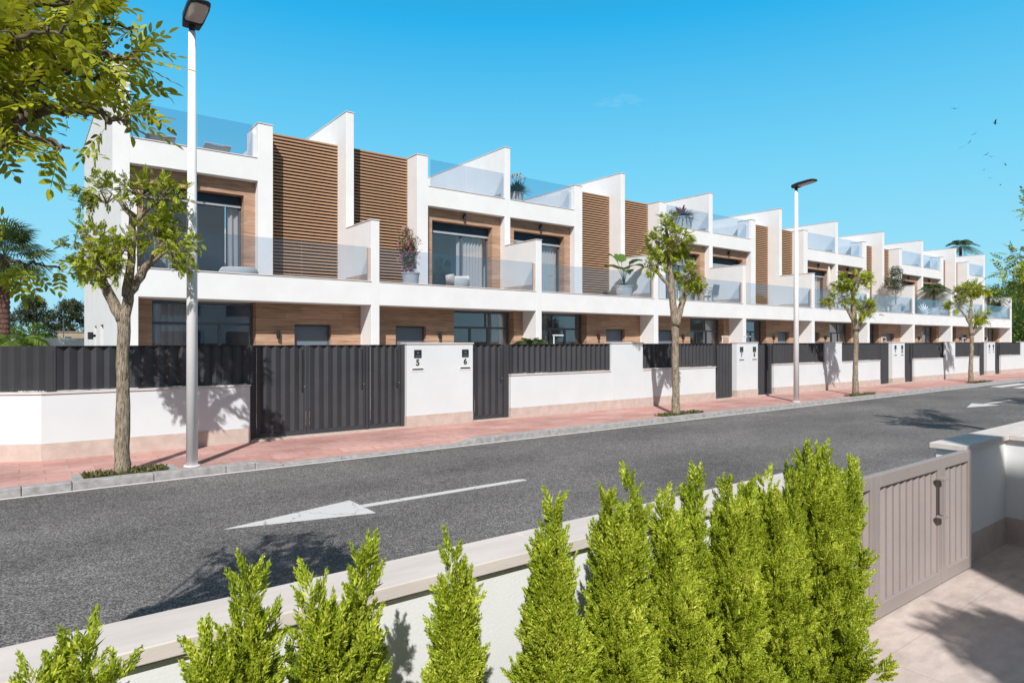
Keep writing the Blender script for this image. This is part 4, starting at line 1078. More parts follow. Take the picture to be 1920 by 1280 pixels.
limb_tree('overhanging_tree', 'leafy tree hanging into the top left corner of the photo', 'tree', nb, nf, [
    ([Qn(-40, 200, 3.2), Qn(90, 120, 3.1), Qn(200, 100, 3.0), Qn(262, 112, 2.95)], 0.05, 1.5, 0.25),
    ([Qn(-60, 150, 3.3), Qn(60, 60, 3.3), Qn(160, 45, 3.2), Qn(255, 62, 3.15)], 0.04, 1.5, 0.25),
    ([Qn(-60, 100, 3.0), Qn(40, 20, 3.0), Qn(120, 0, 3.0), Qn(165, 5, 2.95)], 0.04, 1.6, 0.2),
    ([Qn(-60, 230, 3.1), Qn(30, 150, 3.2), Qn(130, 135, 3.2), Qn(190, 150, 3.2), Qn(235, 172, 3.2)], 0.045, 1.5, 0.25),
    ([Qn(-20, 260, 3.0), Qn(40, 215, 2.95), Qn(140, 205, 2.9), Qn(210, 222, 2.85), Qn(240, 226, 2.8)], 0.05, 0.5, 0.45),
    ([Qn(-30, 270, 2.9), Qn(30, 258, 2.8), Qn(90, 262, 2.75), Qn(130, 278, 2.7)], 0.03, 0.5, 0.45),
    ([Qn(-80, 60, 3.4), Qn(20, 90, 3.5), Qn(120, 95, 3.5), Qn(205, 150, 3.5)], 0.04, 1.6, 0.2),
    ([Qn(-60, -40, 3.2), Qn(60, -60, 3.2), Qn(160, -80, 3.1)], 0.04, 1.4, 0.2),
    ([Qn(-90, 130, 2.7), Qn(-20, 90, 2.7), Qn(60, 70, 2.65), Qn(120, 70, 2.6)], 0.03, 1.5, 0.2),
    ([Qn(-120, 180, 2.8), Qn(-40, 150, 2.8), Qn(30, 180, 2.8), Qn(90, 200, 2.8)], 0.03, 1.6, 0.2),
    ([Q(-80, 350, 3.4), Q(-50, 440, 3.4), Q(10, 488, 3.3), Q(70, 493, 3.3), Q(112, 505, 3.3)], 0.02, 0.6, 0.66),
    ([Qn(-100, 20, 3.6), Qn(30, 30, 3.7), Qn(130, 60, 3.7)], 0.03, 1.5, 0.2)],
    0.044, 4, 18, 'leaf_near', spread=0.10)
limb_tree('overhanging_tree', 'tree reaching in from the right edge above the last house', 'tree', (16.6, 3.6, 0), (16.6, 3.7, 2.6), [
    ([Q(1950, 560, 12.9), Q(1925, 525, 12.7), Q(1902, 512, 12.6), Q(1888, 505, 12.5)], 0.07, 1.5, 0.2),
    ([Q(1955, 540, 12.9), Q(1935, 495, 12.8), Q(1908, 475, 12.7)], 0.05, 1.5, 0.2),
    ([Q(1960, 570, 12.6), Q(1935, 550, 12.5), Q(1912, 530, 12.4)], 0.05, 1.4, 0.3),
    ([Q(1965, 500, 12.9), Q(1955, 420, 12.8), Q(1930, 380, 12.7)], 0.05, 1.2, 0.3),
    ([Q(1990, 520, 13.2), Q(2020, 450, 13.2), Q(2040, 400, 13.2)], 0.05, 2.0, 0.1),
    ([Q(1980, 540, 12.2), Q(2000, 490, 11.9), Q(2020, 470, 11.6)], 0.05, 2.0, 0.1),
    ([Q(1975, 520, 13.6), Q(1985, 470, 14.2), Q(1990, 440, 14.6)], 0.05, 2.0, 0.1)],
    0.07, 4, 14, 'leaf', spread=0.3, r_t=0.12)
street_tree(25.2, 3.6, 'pruned tree on the near pavement whose shadow lies by the far arrow', 0,
    [([(0, 0, 0), (0.02, 1.2, 0), (0, 2.4, 0)], [0.13, 0.11, 0.11]), ([(0, 2.3, 0), (-.3, 3.0, .1), (-.5, 3.6, .1)], [0.09, 0.06, 0.03]), ([(0, 2.3, 0), (.4, 2.9, 0), (.7, 3.4, 0)], [0.09, 0.06, 0.03])],
    [(-.5, 3.8, .1, .6, .4), (.7, 3.6, 0, .6, .4), (0.1, 4.2, 0, .7, .4), (-1.0, 3.4, 0, .4, .3)], leaves=60, leaf=0.09, npairs=3)

def leafy_mass(name, label, cat, base, trunk_h, blobs, n, leaf, mat, group=None, bark='bark_far', aspect=0.5, tr=0.3, limbs=True):
    t = thing(name, label, cat, base, 0, group)
    tk = MB().tube([(0, 0, -0.1), (0, 0, trunk_h * .5), (0.05, 0, trunk_h)], [tr * 1.2, tr, tr * .8], 10)
    if limbs:
        for (bx, by, bz, rr, rh) in blobs: tk.tube(wobble([(0, 0, trunk_h * 0.7), (bx * .5, by * .5, (trunk_h + bz) * .5), (bx, by, bz)], 3, tr * .3), list(np.linspace(tr * .55, tr * .12, 7)), 6)
    tk.build('trunk', M[bark], t, smooth=True)
    parts = []; tot = sum(r_ * r_ for *_, r_, _ in blobs)
    tv, tf = leaf_quad(leaf, leaf * aspect)
    for (bx, by, bz, rr, rh) in blobs:
        k = int(n * rr * rr / tot); ns = max(8, k // 22)
        sp, sdir = blob_points((bx, by, bz), (rr, rr, rh), ns, 0.4)
        idx = rng.integers(0, ns, k); P = sp[idx] + rng.normal(size=(k, 3)) * rr * 0.11
        Dr = sdir[idx] * .6 + rng.normal(size=(k, 3))
        parts.append(scatter(tv, tf, P, frames(Dr), 0.6 + 0.8 * rng.random(k)))
    npmesh('crown', *merge(parts), M[mat], t); return t
def fan_palm(base, H, label, nf=26, FR=1.5, group=None, tr=0.16, skirt=True, name='palm_tree'):
    t = thing(name, label, 'palm', base, 0, group)
    tk = MB(); prof = []; z = 0
    k = 0
    while z < H:
        prof.append((tr * (1.12 if k % 2 else 0.92) * (1 + .25 * max(0, 1 - z / 0.6)), z)); z += 0.09; k += 1
    prof.append((tr * 0.6, H)); tk.lathe(prof, 14); tk.build('trunk', M['palm_trunk'], t)
    parts = []
    for i in range(nf):
        az = i * 2.39996; el = radians(78 - 118 * (i / nf) ** 1.0) + rng.normal() * 0.06
        d_ = np.array([cos(az) * cos(el), sin(az) * cos(el), sin(el)])
        st = FR * 0.42; c = np.array([0, 0, H]) + d_ * st
        side = np.cross(d_, [0, 0, 1.0]); side /= np.linalg.norm(side) + 1e-6; nrm = np.cross(side, d_)
        p0 = np.array([0, 0, H]); wv = side * 0.012
        parts.append((np.array([p0 - wv, p0 + wv, c + wv, c - wv]), np.array([(0, 1, 2, 3)])))
        nb_ = 26
        for j in range(nb_):
            a = radians(-105 + 210 * j / (nb_ - 1))
            dd = d_ * cos(a) + side * sin(a); L_ = FR * 0.62 * (1 - 0.28 * abs(a) / 1.9) * (0.9 + .2 * rng.random())
            w_ = 0.022; pr = np.cross(dd, nrm); pr /= np.linalg.norm(pr)
            m1 = c + dd * L_ * .55 + nrm * 0.03; m2 = c + dd * L_ - np.array([0, 0, 1]) * L_ * (0.22 + .15 * rng.random())
            parts.append((np.array([c, m1 + pr * w_, m2, m1 - pr * w_]), np.array([(0, 1, 2, 3)])))
    npmesh('crown', *merge(parts), M['palm'], t); return t

def feather_palm(base, H, label, nf=22, FR=1.5, group=None, tr=0.14, mat='palm', rise=60, name='palm_tree', parent=None, pinn=30, cat='palm'):
    t = parent or thing(name, label, cat, base, 0, group)
    if H > 0.3:
        tk = MB(); prof = []; z = 0; k = 0
        while z < H: prof.append((tr * (1.08 if k % 2 else 0.95), z)); z += 0.1; k += 1
        tk.lathe(prof, 12); tk.build('trunk', M['palm_trunk'], t)
    parts = []
    for i in range(nf):
        az = i * 2.39996 + rng.normal() * .1; el = radians(rise + 20 - (rise + 20) * (i / nf) * 1.1) + rng.normal() * 0.08
        h = np.array([cos(az), sin(az), 0]); up = np.array([0, 0, 1.0]); pts = []
        for s in np.linspace(0, 1, 9):
            pts.append(np.array([0, 0, H]) + h * (FR * cos(el) * s + 0.1 * FR * s * s) + up * (FR * sin(el) * s - FR * 0.75 * s * s))
        side = np.array([-sin(az), cos(az), 0])
        for a, b in zip(pts[:-1], pts[1:]):
            parts.append((np.array([a - side * .006, a + side * .006, b + side * .004, b - side * .004]), np.array([(0, 1, 2, 3)])))
        for j in range(pinn):
            s = 0.15 + 0.85 * j / pinn; k_ = min(7, int(s * 8)); p = pts[k_] + (pts[k_ + 1] - pts[k_]) * (s * 8 - k_); ax = pts[k_ + 1] - pts[k_]; ax /= np.linalg.norm(ax)
            L_ = FR * 0.30 * sin(pi * min(1, s * .9 + .12)) ** .6 + 0.03
            for sg in (-1, 1):
                dd = ax * 0.7 + side * sg - up * (0.25 + 0.2 * rng.random()); dd /= np.linalg.norm(dd)
                w_ = np.cross(dd, ax); w_ = w_ / (np.linalg.norm(w_) + 1e-6)
                w2 = ax * 0.011 * max(1, FR)
                parts.append((np.array([p, p + dd * L_ * .5 + w2, p + dd * L_ - up * L_ * .12, p + dd * L_ * .5 - w2]), np.array([(0, 1, 2, 3)])))
    npmesh('crown' if not parent else 'plant', *merge(parts), M[mat], t); return t

# gardens on the near side beyond the right edge; they show as reflections in the windows
GN = 'trees in the near side gardens outside the photo'
fan_palm((18.5, -2.5, 0), 4.6, 'fan palm in the first near side garden', nf=30, FR=1.6, tr=0.14, group=GN)
fan_palm((27.5, -3.0, 0), 5.2, 'fan palm farther along the near side gardens', nf=30, FR=1.7, tr=0.14, group=GN)
for x_, y_, h_, l_ in ((22.5, -5, 4.6, 'round tree between the two near side palms'), (33, -4, 5.0, 'round tree past the second near side palm'), (41, -5, 5.2, 'fourth round tree of the near side gardens'), (52, -3, 5.4, 'farthest round tree of the near side gardens')):
    leafy_mass('garden_tree', l_, 'tree', (x_, y_, 0), 1.8, [(0, 0, h_ * .72, 1.5, 1.3), (-1.2, .4, h_ * .5, 1.2, 1.0), (1.3, 0, h_ * .55, 1.2, 1.0)], 3500, 0.2, 'euc', GN, tr=0.14)
# palm and greenery behind the left corner
fan_palm((-0.48, 29.2, 0), 4.95, 'fan palm behind the left end of the grey fence', nf=40, FR=1.75, tr=0.16)

leafy_mass('eucalyptus_tree', 'dark eucalyptus far behind the fence, right of the fan palm', 'tree', tuple(Q(62, 640, 170))[:2] + (0,), 5, [(0, 0, 10, 3.6, 3), (-2.5, 0, 7.5, 2.8, 2.4), (2.4, 0, 7.0, 2.8, 2.5), (0.5, 0, 12, 2.6, 1.8), (-5.5, 0, 5.5, 2.0, 1.8), (4.5, 0, 4.4, 2.0, 1.8)], 9000, 0.45, 'euc', 'far eucalyptus trees', tr=0.35)
leafy_mass('eucalyptus_tree', 'brownish green eucalyptus beside the white end wall, above the tan building', 'tree', tuple(Q(130, 640, 168))[:2] + (0,), 5, [(0, 0, 9.5, 3.6, 3), (-2.8, 0, 7.5, 2.6, 2.4), (2.8, 0, 9.0, 2.8, 2.5), (0.5, 0, 11.3, 2.6, 1.6), (4.4, 0, 6, 2.6, 2.2), (-1, 0, 5, 3, 1.8)], 9000, 0.45, 'euc', 'far eucalyptus trees', tr=0.35)
leafy_mass('bush', 'bright green bushy tree behind the fence beside the fan palm', 'bush', tuple(Q(58, 640, 45))[:2] + (0,), 1.0, [(0, 0, 2.3, 1.0, .9), (-1.1, 0, 2.1, 1.0, .9), (.8, 0.3, 1.8, .8, .8)], 4500, 0.15, 'bush', tr=0.12)
feather_palm((-0.2, 24.5, 0), 1.5, 'low feathery palm behind the left end of the fence', nf=26, FR=2.0, tr=0.12, mat='bush', name='low_palm')
tb = thing('building', 'low tan building far away below the eucalyptus trees', 'building', tuple(Q(122, 640, 150))[:2] + (0,))
bb = MB().box(-1.2, 8, 0, 8, -0.1, 4.0); bb.build('wall', M['far_wall'], tb); MB().box(-1.4, 8.2, -0.2, 8.2, 4.02, 4.2).build('roof', M['far_wall'], tb)
MB().box(0, 1.2, -0.05, 0, 1.5, 3.0).build('window', M['frame'], tb)
o = MB().box(-12, 3.4, 31, 31.25, -0.1, 2.06).build('boundary_wall', M['stucco']); tag(o, 'plain white boundary wall behind the left end of the fence', 'wall')
o = MB().tube([tuple(Q(119, 640, 110))[:2] + (0,), tuple(Q(119, 640, 110))[:2] + (5.8,)], 0.07, 8).build('utility_pole', M['frame']); tag(o, 'thin teal pole in front of the far eucalyptus', 'pole')
ro = random.Random(4)
for (u, v, d_, hh, nm) in ((1905, 560, 62, 7.0, 'dense green tree behind the last house at the right edge'), (1935, 560, 58, 7.6, 'tall green tree at the far right edge of the photo'), (1878, 560, 80, 9.2, 'feathery green tree rising behind the last balcony')):
    p = Q(u, 640, d_)
    leafy_mass('broadleaf_tree', nm, 'tree', (p.x, p.y, 0), 3, [(0, 0, hh * .72, 2.2, 2.0), (-1.5, .5, hh * .45, 2.0, 2.0), (1.6, 0, hh * .5, 2.0, 2.0), (0.2, 0, hh * .9, 1.4, 1.3), (0, 0, 1.8, 2.3, 1.6)], 9000, 0.2, 'bush', 'trees beyond the last house', tr=0.16)
p = Q(1801, 640, 72); feather_palm((p.x, p.y, 0), 12.4, 'palm top showing above the roofline near the far end', nf=22, FR=2.3, tr=0.14)

# a tree and the flank wall of the viewer's own house, behind the camera: they shade the patio
leafy_mass('garden_tree', 'round garden tree behind the viewpoint shading the patio', 'tree', (1.95, -2.75, 0), 3.6, [(0, 0, 4.6, 0.48, 0.42), (0.3, -0.35, 4.45, 0.4, 0.4)], 9000, 0.09, 'darkleaf', tr=0.06, bark='bark')
oh = thing('terraced_house', 'white house on the viewer side behind the camera', 'house', (0, 0, 0))
MB().box(1.93, 2.18, -13.0, -3.85, -0.1, 8.9).build('party_wall', M['stucco'], oh)
MB().box(2.1805, 20, -13.0, -4.4, -0.1, 6.4).build('wall', M['stucco'], oh)
for i_ in range(5): MB().box(2.8 + i_ * 3.4, 4.8 + i_ * 3.4, -4.399, -4.36, 3.4, 5.8).build('window', M['frame'], oh); MB().box(2.8 + i_ * 3.4, 4.8 + i_ * 3.4, -4.399, -4.36, 0.1, 2.5).build('window', M['frame'], oh)

# ------------------------------------------------------------------ terrace furniture and planting
def pot(t, r, h, z=0.0, mat='pot'):
    MB().lathe([(0.0, z), (r * .72, z), (r * .8, z + .02), (r * .97, z + h * .93), (r * 1.04, z + h * .94), (r * 1.04, z + h), (r * .93, z + h), (r * .9, z + h * .9), (0, z + h * .9)], 28).build('pot', M[mat], t, smooth=False)
def twiggy(t, z0, h, r, n, leaf, mat, flowers=None, nf=0, fm='pink'):
    st = MB(); P = []; Dr = []
    for k in range(26):
        a = rng.random() * 6.28; rr = r * sqrt(rng.random()); e = Vector((cos(a) * rr, sin(a) * rr, z0 + h * (0.35 + .65 * rng.random() * (1 - .3 * rr / r))))
        mid = Vector((cos(a) * rr * .35, sin(a) * rr * .35, z0 + (e.z - z0) * .5)); pth = wobble([(0, 0, z0), mid, e], 3, 0.02)
        st.tube(pth, list(np.linspace(0.012, 0.003, len(pth))), 5, cap=False)
        for q in range(n // 26):
            s = 0.3 + .7 * rng.random(); i = int(s * (len(pth) - 1)); P.append(np.array(pth[i]) + rng.normal(size=3) * r * .18); Dr.append(rng.normal(size=3))
    st.build('stems', M['bark_far'], t)
    P = np.array(P); Dr = np.array(Dr); tv, tf = leaf_quad(leaf, leaf * .5)
    npmesh('foliage', *scatter(tv, tf, P, frames(Dr), .7 + .6 * rng.random(len(P))), M[mat], t)
    if nf:
        c = P[rng.integers(0, len(P), nf)] + rng.normal(size=(nf, 3)) * r * .12; idx = np.repeat(np.arange(nf), 5)
        P2 = c[idx] + rng.normal(size=(len(idx), 3)) * 0.012; tv, tf = leaf_quad(0.045, 0.035)
        npmesh('flowers', *scatter(tv, tf, P2, frames(rng.normal(size=(len(idx), 3))), np.ones(len(idx))), M[fm], t)
def rosette(t, z0, n, L_, w_, mat, name='leaves', rise=(20, 80)):
    parts = []
    for i in range(n):
        az = i * 2.39996; el = radians(rise[0] + (rise[1] - rise[0]) * rng.random()); h = np.array([cos(az), sin(az), 0]); sd_ = np.array([-sin(az), cos(az), 0]); l = L_ * (.7 + .5 * rng.random())
        pts = [np.array([0, 0, z0]) + h * (.04 + l * cos(el) * s) + np.array([0, 0, 1]) * (l * sin(el) * s - l * .35 * s * s) for s in (0, .35, .7, 1)]
        wd_ = [w_ * .5, w_, w_ * .7, w_ * .08]
        V = []
        for p, q in zip(pts, wd_): V += [p - sd_ * q, p + sd_ * q]
        parts.append((np.array(V), np.array([(0, 1, 3, 2), (2, 3, 5, 4), (4, 5, 7, 6)])))
    return npmesh(name, *merge(parts), M[mat], t)
TZ = 3.50; RZ = 6.881
# house 2 balcony
t = thing('potted_plant', 'pink flowering shrub in a white pot on the second balcony', 'potted plant', (9.45, 17.62, TZ)); pot(t, .27, .52); twiggy(t, .48, 1.8, .38, 6500, .05, 'bush', nf=520)
t = thing('armchair', 'rounded cream armchair behind the glass of the second balcony', 'armchair', (11.25, 17.75, TZ), radians(15))
c = MB(); c.lathe([(0, .12), (.30, .12), (.34, .2), (.34, .42), (.30, .46), (0, .46)], 24); c.build('seat', M['fabric_beige'], t, smooth=True)
c = MB(); V = []; F_ = []
for i in range(19):
    a = radians(-20 + 220 * i / 18)
    for r_, z in ((.30, .25), (.40, .25), (.42, .56), (.35, .58), (.30, .42)): V.append((r_ * cos(a), r_ * sin(a), z))
for i in range(18):
    for k in range(5): F_.append((5 * i + k, 5 * i + (k + 1) % 5, 5 * i + 5 + (k + 1) % 5, 5 * i + 5 + k))
c.add(V, F_ + [(0, 1, 2, 3, 4), (90, 94, 93, 92, 91)]).build('backrest', M['fabric_beige'], t, smooth=True)
for a in range(4): MB().tube([(.24 * cos(a * pi / 2 + .8), .24 * sin(a * pi / 2 + .8), 0), (.2 * cos(a * pi / 2 + .8), .2 * sin(a * pi / 2 + .8), .13)], .015, 8).build('leg', M['lamp_black'], t)
# house 1 balcony daybed cushion
t = thing('pouffe', 'low cream pouffe behind the glass of the nearest balcony', 'pouffe', (4.55, 17.9, TZ)); MB().lathe([(0, 0), (.42, 0), (.48, .1), (.48, .28), (.42, .36), (0, .38)], 28).build('cushion', M['fabric_beige'], t, smooth=True)
# house 3 balcony giant leaves
t = thing('potted_plant', 'giant leaved plant in a large white pot on the third balcony', 'potted plant', (18.95, 17.75, TZ)); pot(t, .36, .62)
rosette(t, .56, 60, .34, .018, 'palm', 'grassy_leaves')
parts = []
sl = MB()
for (az, h, L_, tl) in ((2.7, .95, .8, 30), (2.2, 1.25, .85, 62), (1.2, 1.3, .80, 68), (-.2, 1.05, .85, 30), (.5, .9, .7, 20), (-2.4, .85, .75, 28), (-1.2, 1.15, .7, 40)):
    hd = np.array([cos(az), sin(az), 0]); sd_ = np.array([-sin(az), cos(az), 0]); base = np.array([0, 0, .55]); c0 = base + hd * .22 + np.array([0, 0, h * .75])
    sl.tube([Vector(base), Vector(base + hd * .08 + np.array([0, 0, h * .45])), Vector(c0)], [.016, .012, .009], 6)
    el = radians(tl); rows = []
    for s in np.linspace(0, 1, 8):
        wdt = .26 * sin(pi * min(1, s ** .75 * .97 + .02)) ** .7 + .01; p = c0 + hd * cos(el) * L_ * s + np.array([0, 0, 1]) * (sin(el) * L_ * s - .45 * L_ * s * s)
        jag = .03 * (1 if len(rows) % 2 else -1)
        rows.append([p - sd_ * (wdt + jag) + np.array([0, 0, .05]), p, p + sd_ * (wdt + jag) + np.array([0, 0, .05])])
    V = np.array(rows).reshape(-1, 3); Fq = []
    for i in range(7): Fq += [(3 * i, 3 * i + 1, 3 * i + 4, 3 * i + 3), (3 * i + 1, 3 * i + 2, 3 * i + 5, 3 * i + 4)]
    parts.append((V, np.array(Fq)))
sl.build('stems', M['bush'], t); npmesh('leaves', *merge(parts), M['bigleaf'], t, smooth=True)
# roof planters
t = thing('potted_plant', 'orange flowered plant in a white pot on the third roof terrace', 'potted plant', (14.95, 19.5, RZ)); pot(t, .27, .66)
rosette(t, .62, 120, .72, .04, 'darkleaf'); 
n = 60; P = np.stack([rng.normal(size=n) * .22, rng.normal(size=n) * .22, 1.15 + .2 * rng.random(n)], 1); tv, tf = leaf_quad(.11, .05)
npmesh('flowers', *scatter(tv, tf, P, frames(rng.normal(size=(n, 3)) + np.array([0, 0, 1.2])), np.ones(n)), M['orange'], t)
t = thing('potted_plant', 'crimson and green plant in a wide white pot on the fourth roof terrace', 'potted plant', (24.55, 19.35, RZ)); pot(t, .5, .8)
rosette(t, .74, 150, .72, .03, 'darkleaf', rise=(0, 50)); rosette(t, .77, 80, .85, .035, 'redleaf', 'crimson_leaves', rise=(30, 85))
# house 4 dining set
t = thing('dining_table', 'white rectangular table on the fourth balcony', 'table', (23.7, 17.95, TZ))
MB().box(-.75, .75, -.4, .4, .70, .74).build('tabletop', M['white_paint'], t, bevel=.006)
for a in (-1, 1):
    for b in (-1, 1): MB().box(a * .70 - .025, a * .70 + .025, b * .35 - .025, b * .35 + .025, 0, .699).build('leg', M['white_paint'], t)
def chair(x, y, rz, label):
    t = thing('garden_chair', label, 'chair', (x, y, TZ), rz, 'white slung chairs on the fourth balcony')
    MB().box(-.24, .24, -.24, .24, .42, .45).build('seat', M['white_paint'], t, bevel=.01)
    MB().add([(-.24, .22, .45), (.24, .22, .45), (.24, .33, .90), (-.24, .33, .90), (-.24, .25, .45), (.24, .25, .45), (.24, .36, .90), (-.24, .36, .90)], [(0, 1, 2, 3), (7, 6, 5, 4), (0, 4, 5, 1), (1, 5, 6, 2), (2, 6, 7, 3), (3, 7, 4, 0)]).build('backrest', M['sling'], t)
    for a in (-1, 1):
        for b in (-1, 1): MB().tube([(a * .25, b * .24, 0), (a * .22, b * .22, .42)], .014, 8).build('leg', M['white_paint'], t)
        MB().tube([(a * .27, -.22, .45), (a * .27, -.22, .64), (a * .27, .26, .66)], .014, 8).build('armrest', M['white_paint'], t)
chair(24.75, 17.9, radians(-80), 'white slung chair at the right end of the balcony table')
chair(24.1, 17.5, radians(185), 'white slung chair on the glass side of the balcony table')
chair(22.9, 17.6, radians(120), 'white slung chair at the left end of the balcony table')
# house 6 parasol and table
t = thing('parasol', 'closed cream parasol on the sixth balcony', 'parasol', (34.9, 17.7, TZ)); MB().tube([(0, 0, 0), (0, 0, 2.5)], .025, 10).build('pole', M['bark_far'], t)
MB().lathe([(.02, 2.5), (.10, 2.2), (.16, 1.5), (.13, 1.2), (.05, 1.15)], 14).build('canopy', M['fabric_beige'], t, smooth=True)
t = thing('side_table', 'low white table on the sixth balcony', 'table', (36.1, 17.8, TZ)); MB().box(-.6, .6, -.35, .35, .55, .6).build('tabletop', M['white_paint'], t)
for a in (-1, 1):
    for b in (-1, 1): MB().box(a * .55 - .02, a * .55 + .02, b * .3 - .02, b * .3 + .02, 0, .549).build('leg', M['white_paint'], t)
# house 7 tree in pot
t = thing('potted_tree', 'round headed olive tree in a pot on the seventh balcony', 'potted tree', (43.2, 17.75, TZ)); pot(t, .36, .7)
MB().tube([(0, 0, .6), (.05, 0, 1.3), (0, 0, 1.9)], [.05, .04, .03], 8).build('trunk', M['bark_far'], t)
parts = []
for c in ((0, 0, 2.35, .62, .55), (-.3, .1, 2.0, .5, .42), (.25, 0, 2.0, .48, .42), (0, 0, 2.75, .4, .35)):
    P, sdir = blob_points(c[:3], (c[3], c[3], c[4]), 700, .3); parts.append(scatter(*leaf_quad(.10, .03), P, frames(sdir + rng.normal(size=(700, 3)) * .8), .7 + .6 * rng.random(700)))
npmesh('crown', *merge(parts), M['euc'], t)
t = thing('potted_plant', 'dry brown shrub in a pot beside the olive tree balcony divider', 'potted plant', (43.4, 17.5, TZ)); pot(t, .2, .3); twiggy(t, .26, .55, .3, 500, .05, 'mulch')
# house 8
t = thing('potted_palm', 'wide potted palm on the eighth balcony', 'potted palm', (49.2, 17.8, TZ)); pot(t, .42, .7); MB().tube([(0, 0, .6), (0, 0, 1.95)], .09, 8).build('trunk', M['palm_trunk'], t); 
feather_palm((0, 0, 0), 0.0, None, nf=30, FR=1.25, parent=t, mat='palm', rise=62)
for o_ in t.children:
    if o_.name.startswith('plant'): o_.location = (0, 0, 1.9)
t = thing('sculpture', 'white wing shaped sculpture behind the glass of the eighth balcony', 'sculpture', (47.1, 17.6, TZ)); MB().box(-.3, .3, -.2, .2, 0, .15).build('base', M['white_paint'], t)
sp_ = MB()
for i in range(7): a = radians(20 + 18 * i); sp_.tube([(0, 0, .15), (.45 * cos(a), .05 * i - .15, .15 + .55 * sin(a)), (.95 * cos(a) + .1, .05 * i - .1, .12 + .8 * sin(a))], [.06, .05, .01], 8)
sp_.build('wings', M['white_paint'], t, smooth=True)
# house 10
t = thing('potted_palm', 'dark potted palm on the last balcony', 'potted palm', (59.6, 17.8, TZ)); pot(t, .4, .6); MB().tube([(0, 0, .5), (0, 0, 1.95)], .09, 8).build('trunk', M['palm_trunk'], t); feather_palm((0, 0, 0), 0.0, None, nf=26, FR=1.5, parent=t, mat='palm', rise=70)
for o_ in t.children:
    if o_.name.startswith('plant'): o_.location = (0, 0, 1.9)
t = thing('potted_plant', 'grey leaved shrub in a pot at the end of the last balcony', 'potted plant', (60.9, 17.7, TZ)); pot(t, .4, .7); twiggy(t, .65, 1.3, .6, 1500, .12, 'euc')
# sun loungers on the first roof
def lounger(x, label):
    t = thing('sun_lounger', label, 'sun lounger', (x, 19.25, RZ), 0, 'sun loungers on the first roof terrace')
    MB().box(-.33, .33, .5, 1.9, .28, .32).build('bed', M['sling'], t)
    for a in (-1, 1): MB().tube([(a * .34, -.02, .50), (a * .34, .5, .30), (a * .34, 1.95, .30)], .018, 8).build('frame', M['white_paint'], t)
    V = []; n = 8
    for i in range(n + 1):
        for k in range(7):
            xx = -.32 + .64 * k / 6; s = i / n; V.append((xx, -.02 + .52 * s, .50 - .20 * s - .03 * (1 - (xx / .32) ** 2)))
    F_ = [(7 * i + k, 7 * i + k + 1, 7 * i + 8 + k, 7 * i + 7 + k) for i in range(n) for k in range(6)]
    o = MB().add(V, F_).build('backrest', M['fabric_beige'], t, smooth=True); m_ = o.modifiers.new('s', 'SOLIDIFY'); m_.thickness = .01
    MB().tube([(-.34, -.02, .50), (.34, -.02, .50)], .016, 8).build('cross_bar', M['white_paint'], t)
    for a in (-1, 1):
        for b in (.6, 1.8): MB().tube([(a * .33, b, 0), (a * .33, b, .3)], .015, 8).build('leg', M['white_paint'], t)
lounger(2.95, 'white framed sun lounger on the first roof, left one'); lounger(4.35, 'white framed sun lounger on the first roof, right one beside the tall lamp')

# front yard planting showing above the walls
feather_palm((11.75, 14.6, 0.02), 1.5, 'green palm showing above the fence right of the number six gate', nf=28, FR=1.35, tr=.1, mat='palm', rise=72, name='garden_palm')
t = thing('flowering_bush', 'pink flowering bush above the wall behind the third street tree', 'bush', (28.9, 13.9, 0.02)); twiggy(t, 0, 2.5, .55, 2200, .06, 'bush', nf=150)
t = thing('garden_plant', 'small green plant above the wall near the far gates', 'plant', (38.3, 13.8, 0.02)); twiggy(t, 0, 2.15, .3, 700, .08, 'bush')
def shower(x, y, label):
    t = thing('outdoor_shower', label, 'outdoor shower', (x, y, .02), 0, 'white outdoor showers in the front gardens')
    MB().tube([(0, 0, 0), (0, 0, 2.10)], .02, 8).build('riser', M['white_paint'], t); MB().box(-.02, .36, -.04, .04, 2.085, 2.125).build('shower_arm', M['white_paint'], t)
for x, y, l in ((12.85, 14.9, 'white L shaped shower pole beside the garden palm'), (20.9, 14.6, 'white shower pole above the wall piece left of the second lamp'), (22.3, 14.6, 'white shower pole above the gate just left of the second lamp'), (32.0, 14.6, 'white shower pole behind the third pair of numbers'), (34.0, 14.6, 'white shower pole right of the third pair of numbers'), (44.6, 14.6, 'white shower pole behind the farthest pair of numbers')):
    shower(x, y, l)

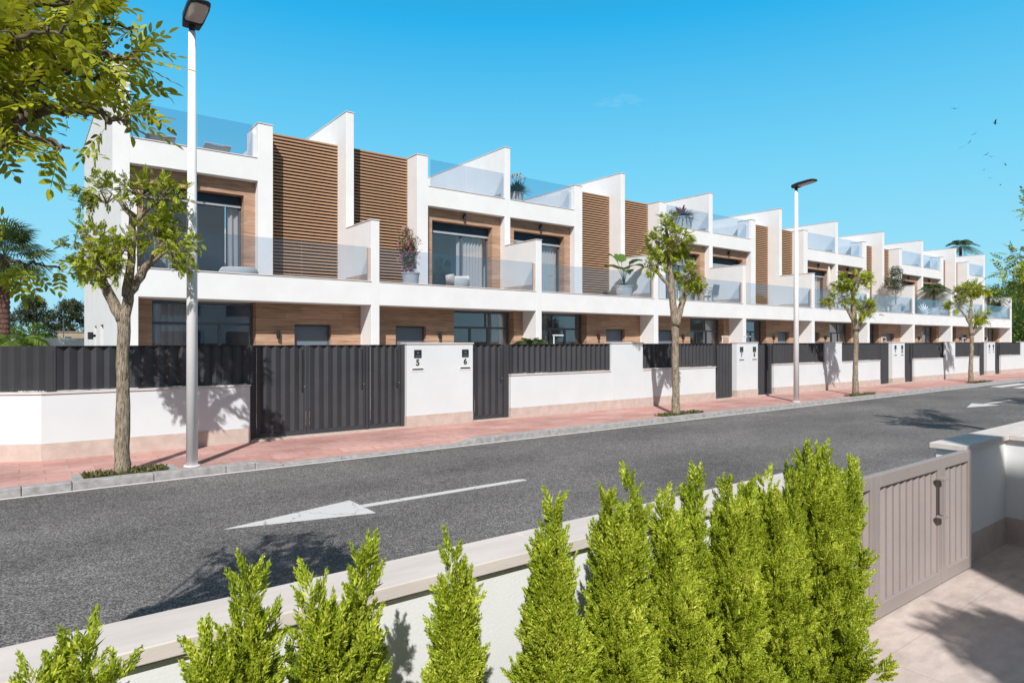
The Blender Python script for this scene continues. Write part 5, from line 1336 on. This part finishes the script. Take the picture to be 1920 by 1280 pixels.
# ------------------------------------------------------------------ birds
BW = [(1789, 204, 1.3), (1866, 231, 1.4), (1826, 252, .8), (1818, 267, .7), (1804, 277, .9), (1850, 290, .8), (1859, 294, .9), (1885, 309, .7), (1845, 319, .6), (1856, 334, .7), (1876, 347, .6)]
BN = ['highest, leftmost bird', 'large bird second from the top', 'third highest bird', 'fourth highest bird', 'lower left bird of the upper trio', 'left bird of the close middle pair', 'right bird of the close middle pair', 'rightmost bird of the flock', 'lower left bird under the middle pair', 'second lowest bird', 'lowest bird of the flock']
for i, (u, v, s) in enumerate(BW):
    p = Q(u, v, 90); t = thing('bird', BN[i] + ' against the blue sky, wings out', 'bird', p, ro.uniform(0, 6), 'flock of birds in the sky')
    sz = s * 0.55; a = radians(ro.uniform(15, 35)); hv = .12 * sz
    b = MB(); 
    b.tube([(0, -.30 * sz, 0), (0, -.15 * sz, 0), (0, .1 * sz, 0), (0, .33 * sz, .01), (0, .42 * sz, .01)], [.01, .05 * sz, .055 * sz, .03 * sz, .008], 8)
    th = .008
    for sg in (-1, 1):
        P_ = [(0, .12 * sz, .01), (sg * .45 * sz * cos(a), .20 * sz, .45 * sz * sin(a)), (sg * .95 * sz * cos(a * .4), -.08 * sz, .62 * sz * sin(a)), (sg * .42 * sz * cos(a), -.06 * sz, .40 * sz * sin(a)), (0, -.10 * sz, 0)]
        V = P_ + [(x_, y_, z_ - th) for x_, y_, z_ in P_]; b.add(V, [(0, 1, 3, 4), (1, 2, 3), (5, 9, 8, 6), (6, 8, 7), (0, 5, 6, 1), (1, 6, 7, 2), (2, 7, 8, 3), (3, 8, 9, 4)])
    b.add([(-.07 * sz, -.45 * sz, 0), (.07 * sz, -.45 * sz, 0), (0, -.25 * sz, .01), (-.07 * sz, -.45 * sz, -th), (.07 * sz, -.45 * sz, -th), (0, -.25 * sz, -th)], [(0, 1, 2), (5, 4, 3), (0, 3, 4, 1), (1, 4, 5, 2), (2, 5, 3, 0)])
    t2 = b.build('bird', M['bird']); t2.location = t.location; t2.rotation_euler = (radians(ro.uniform(-25, 25)), radians(ro.uniform(-35, 35)), t.rotation_euler[2])
    for k_ in ('label', 'category', 'group'): t2[k_] = t[k_]
    bpy.data.objects.remove(t)
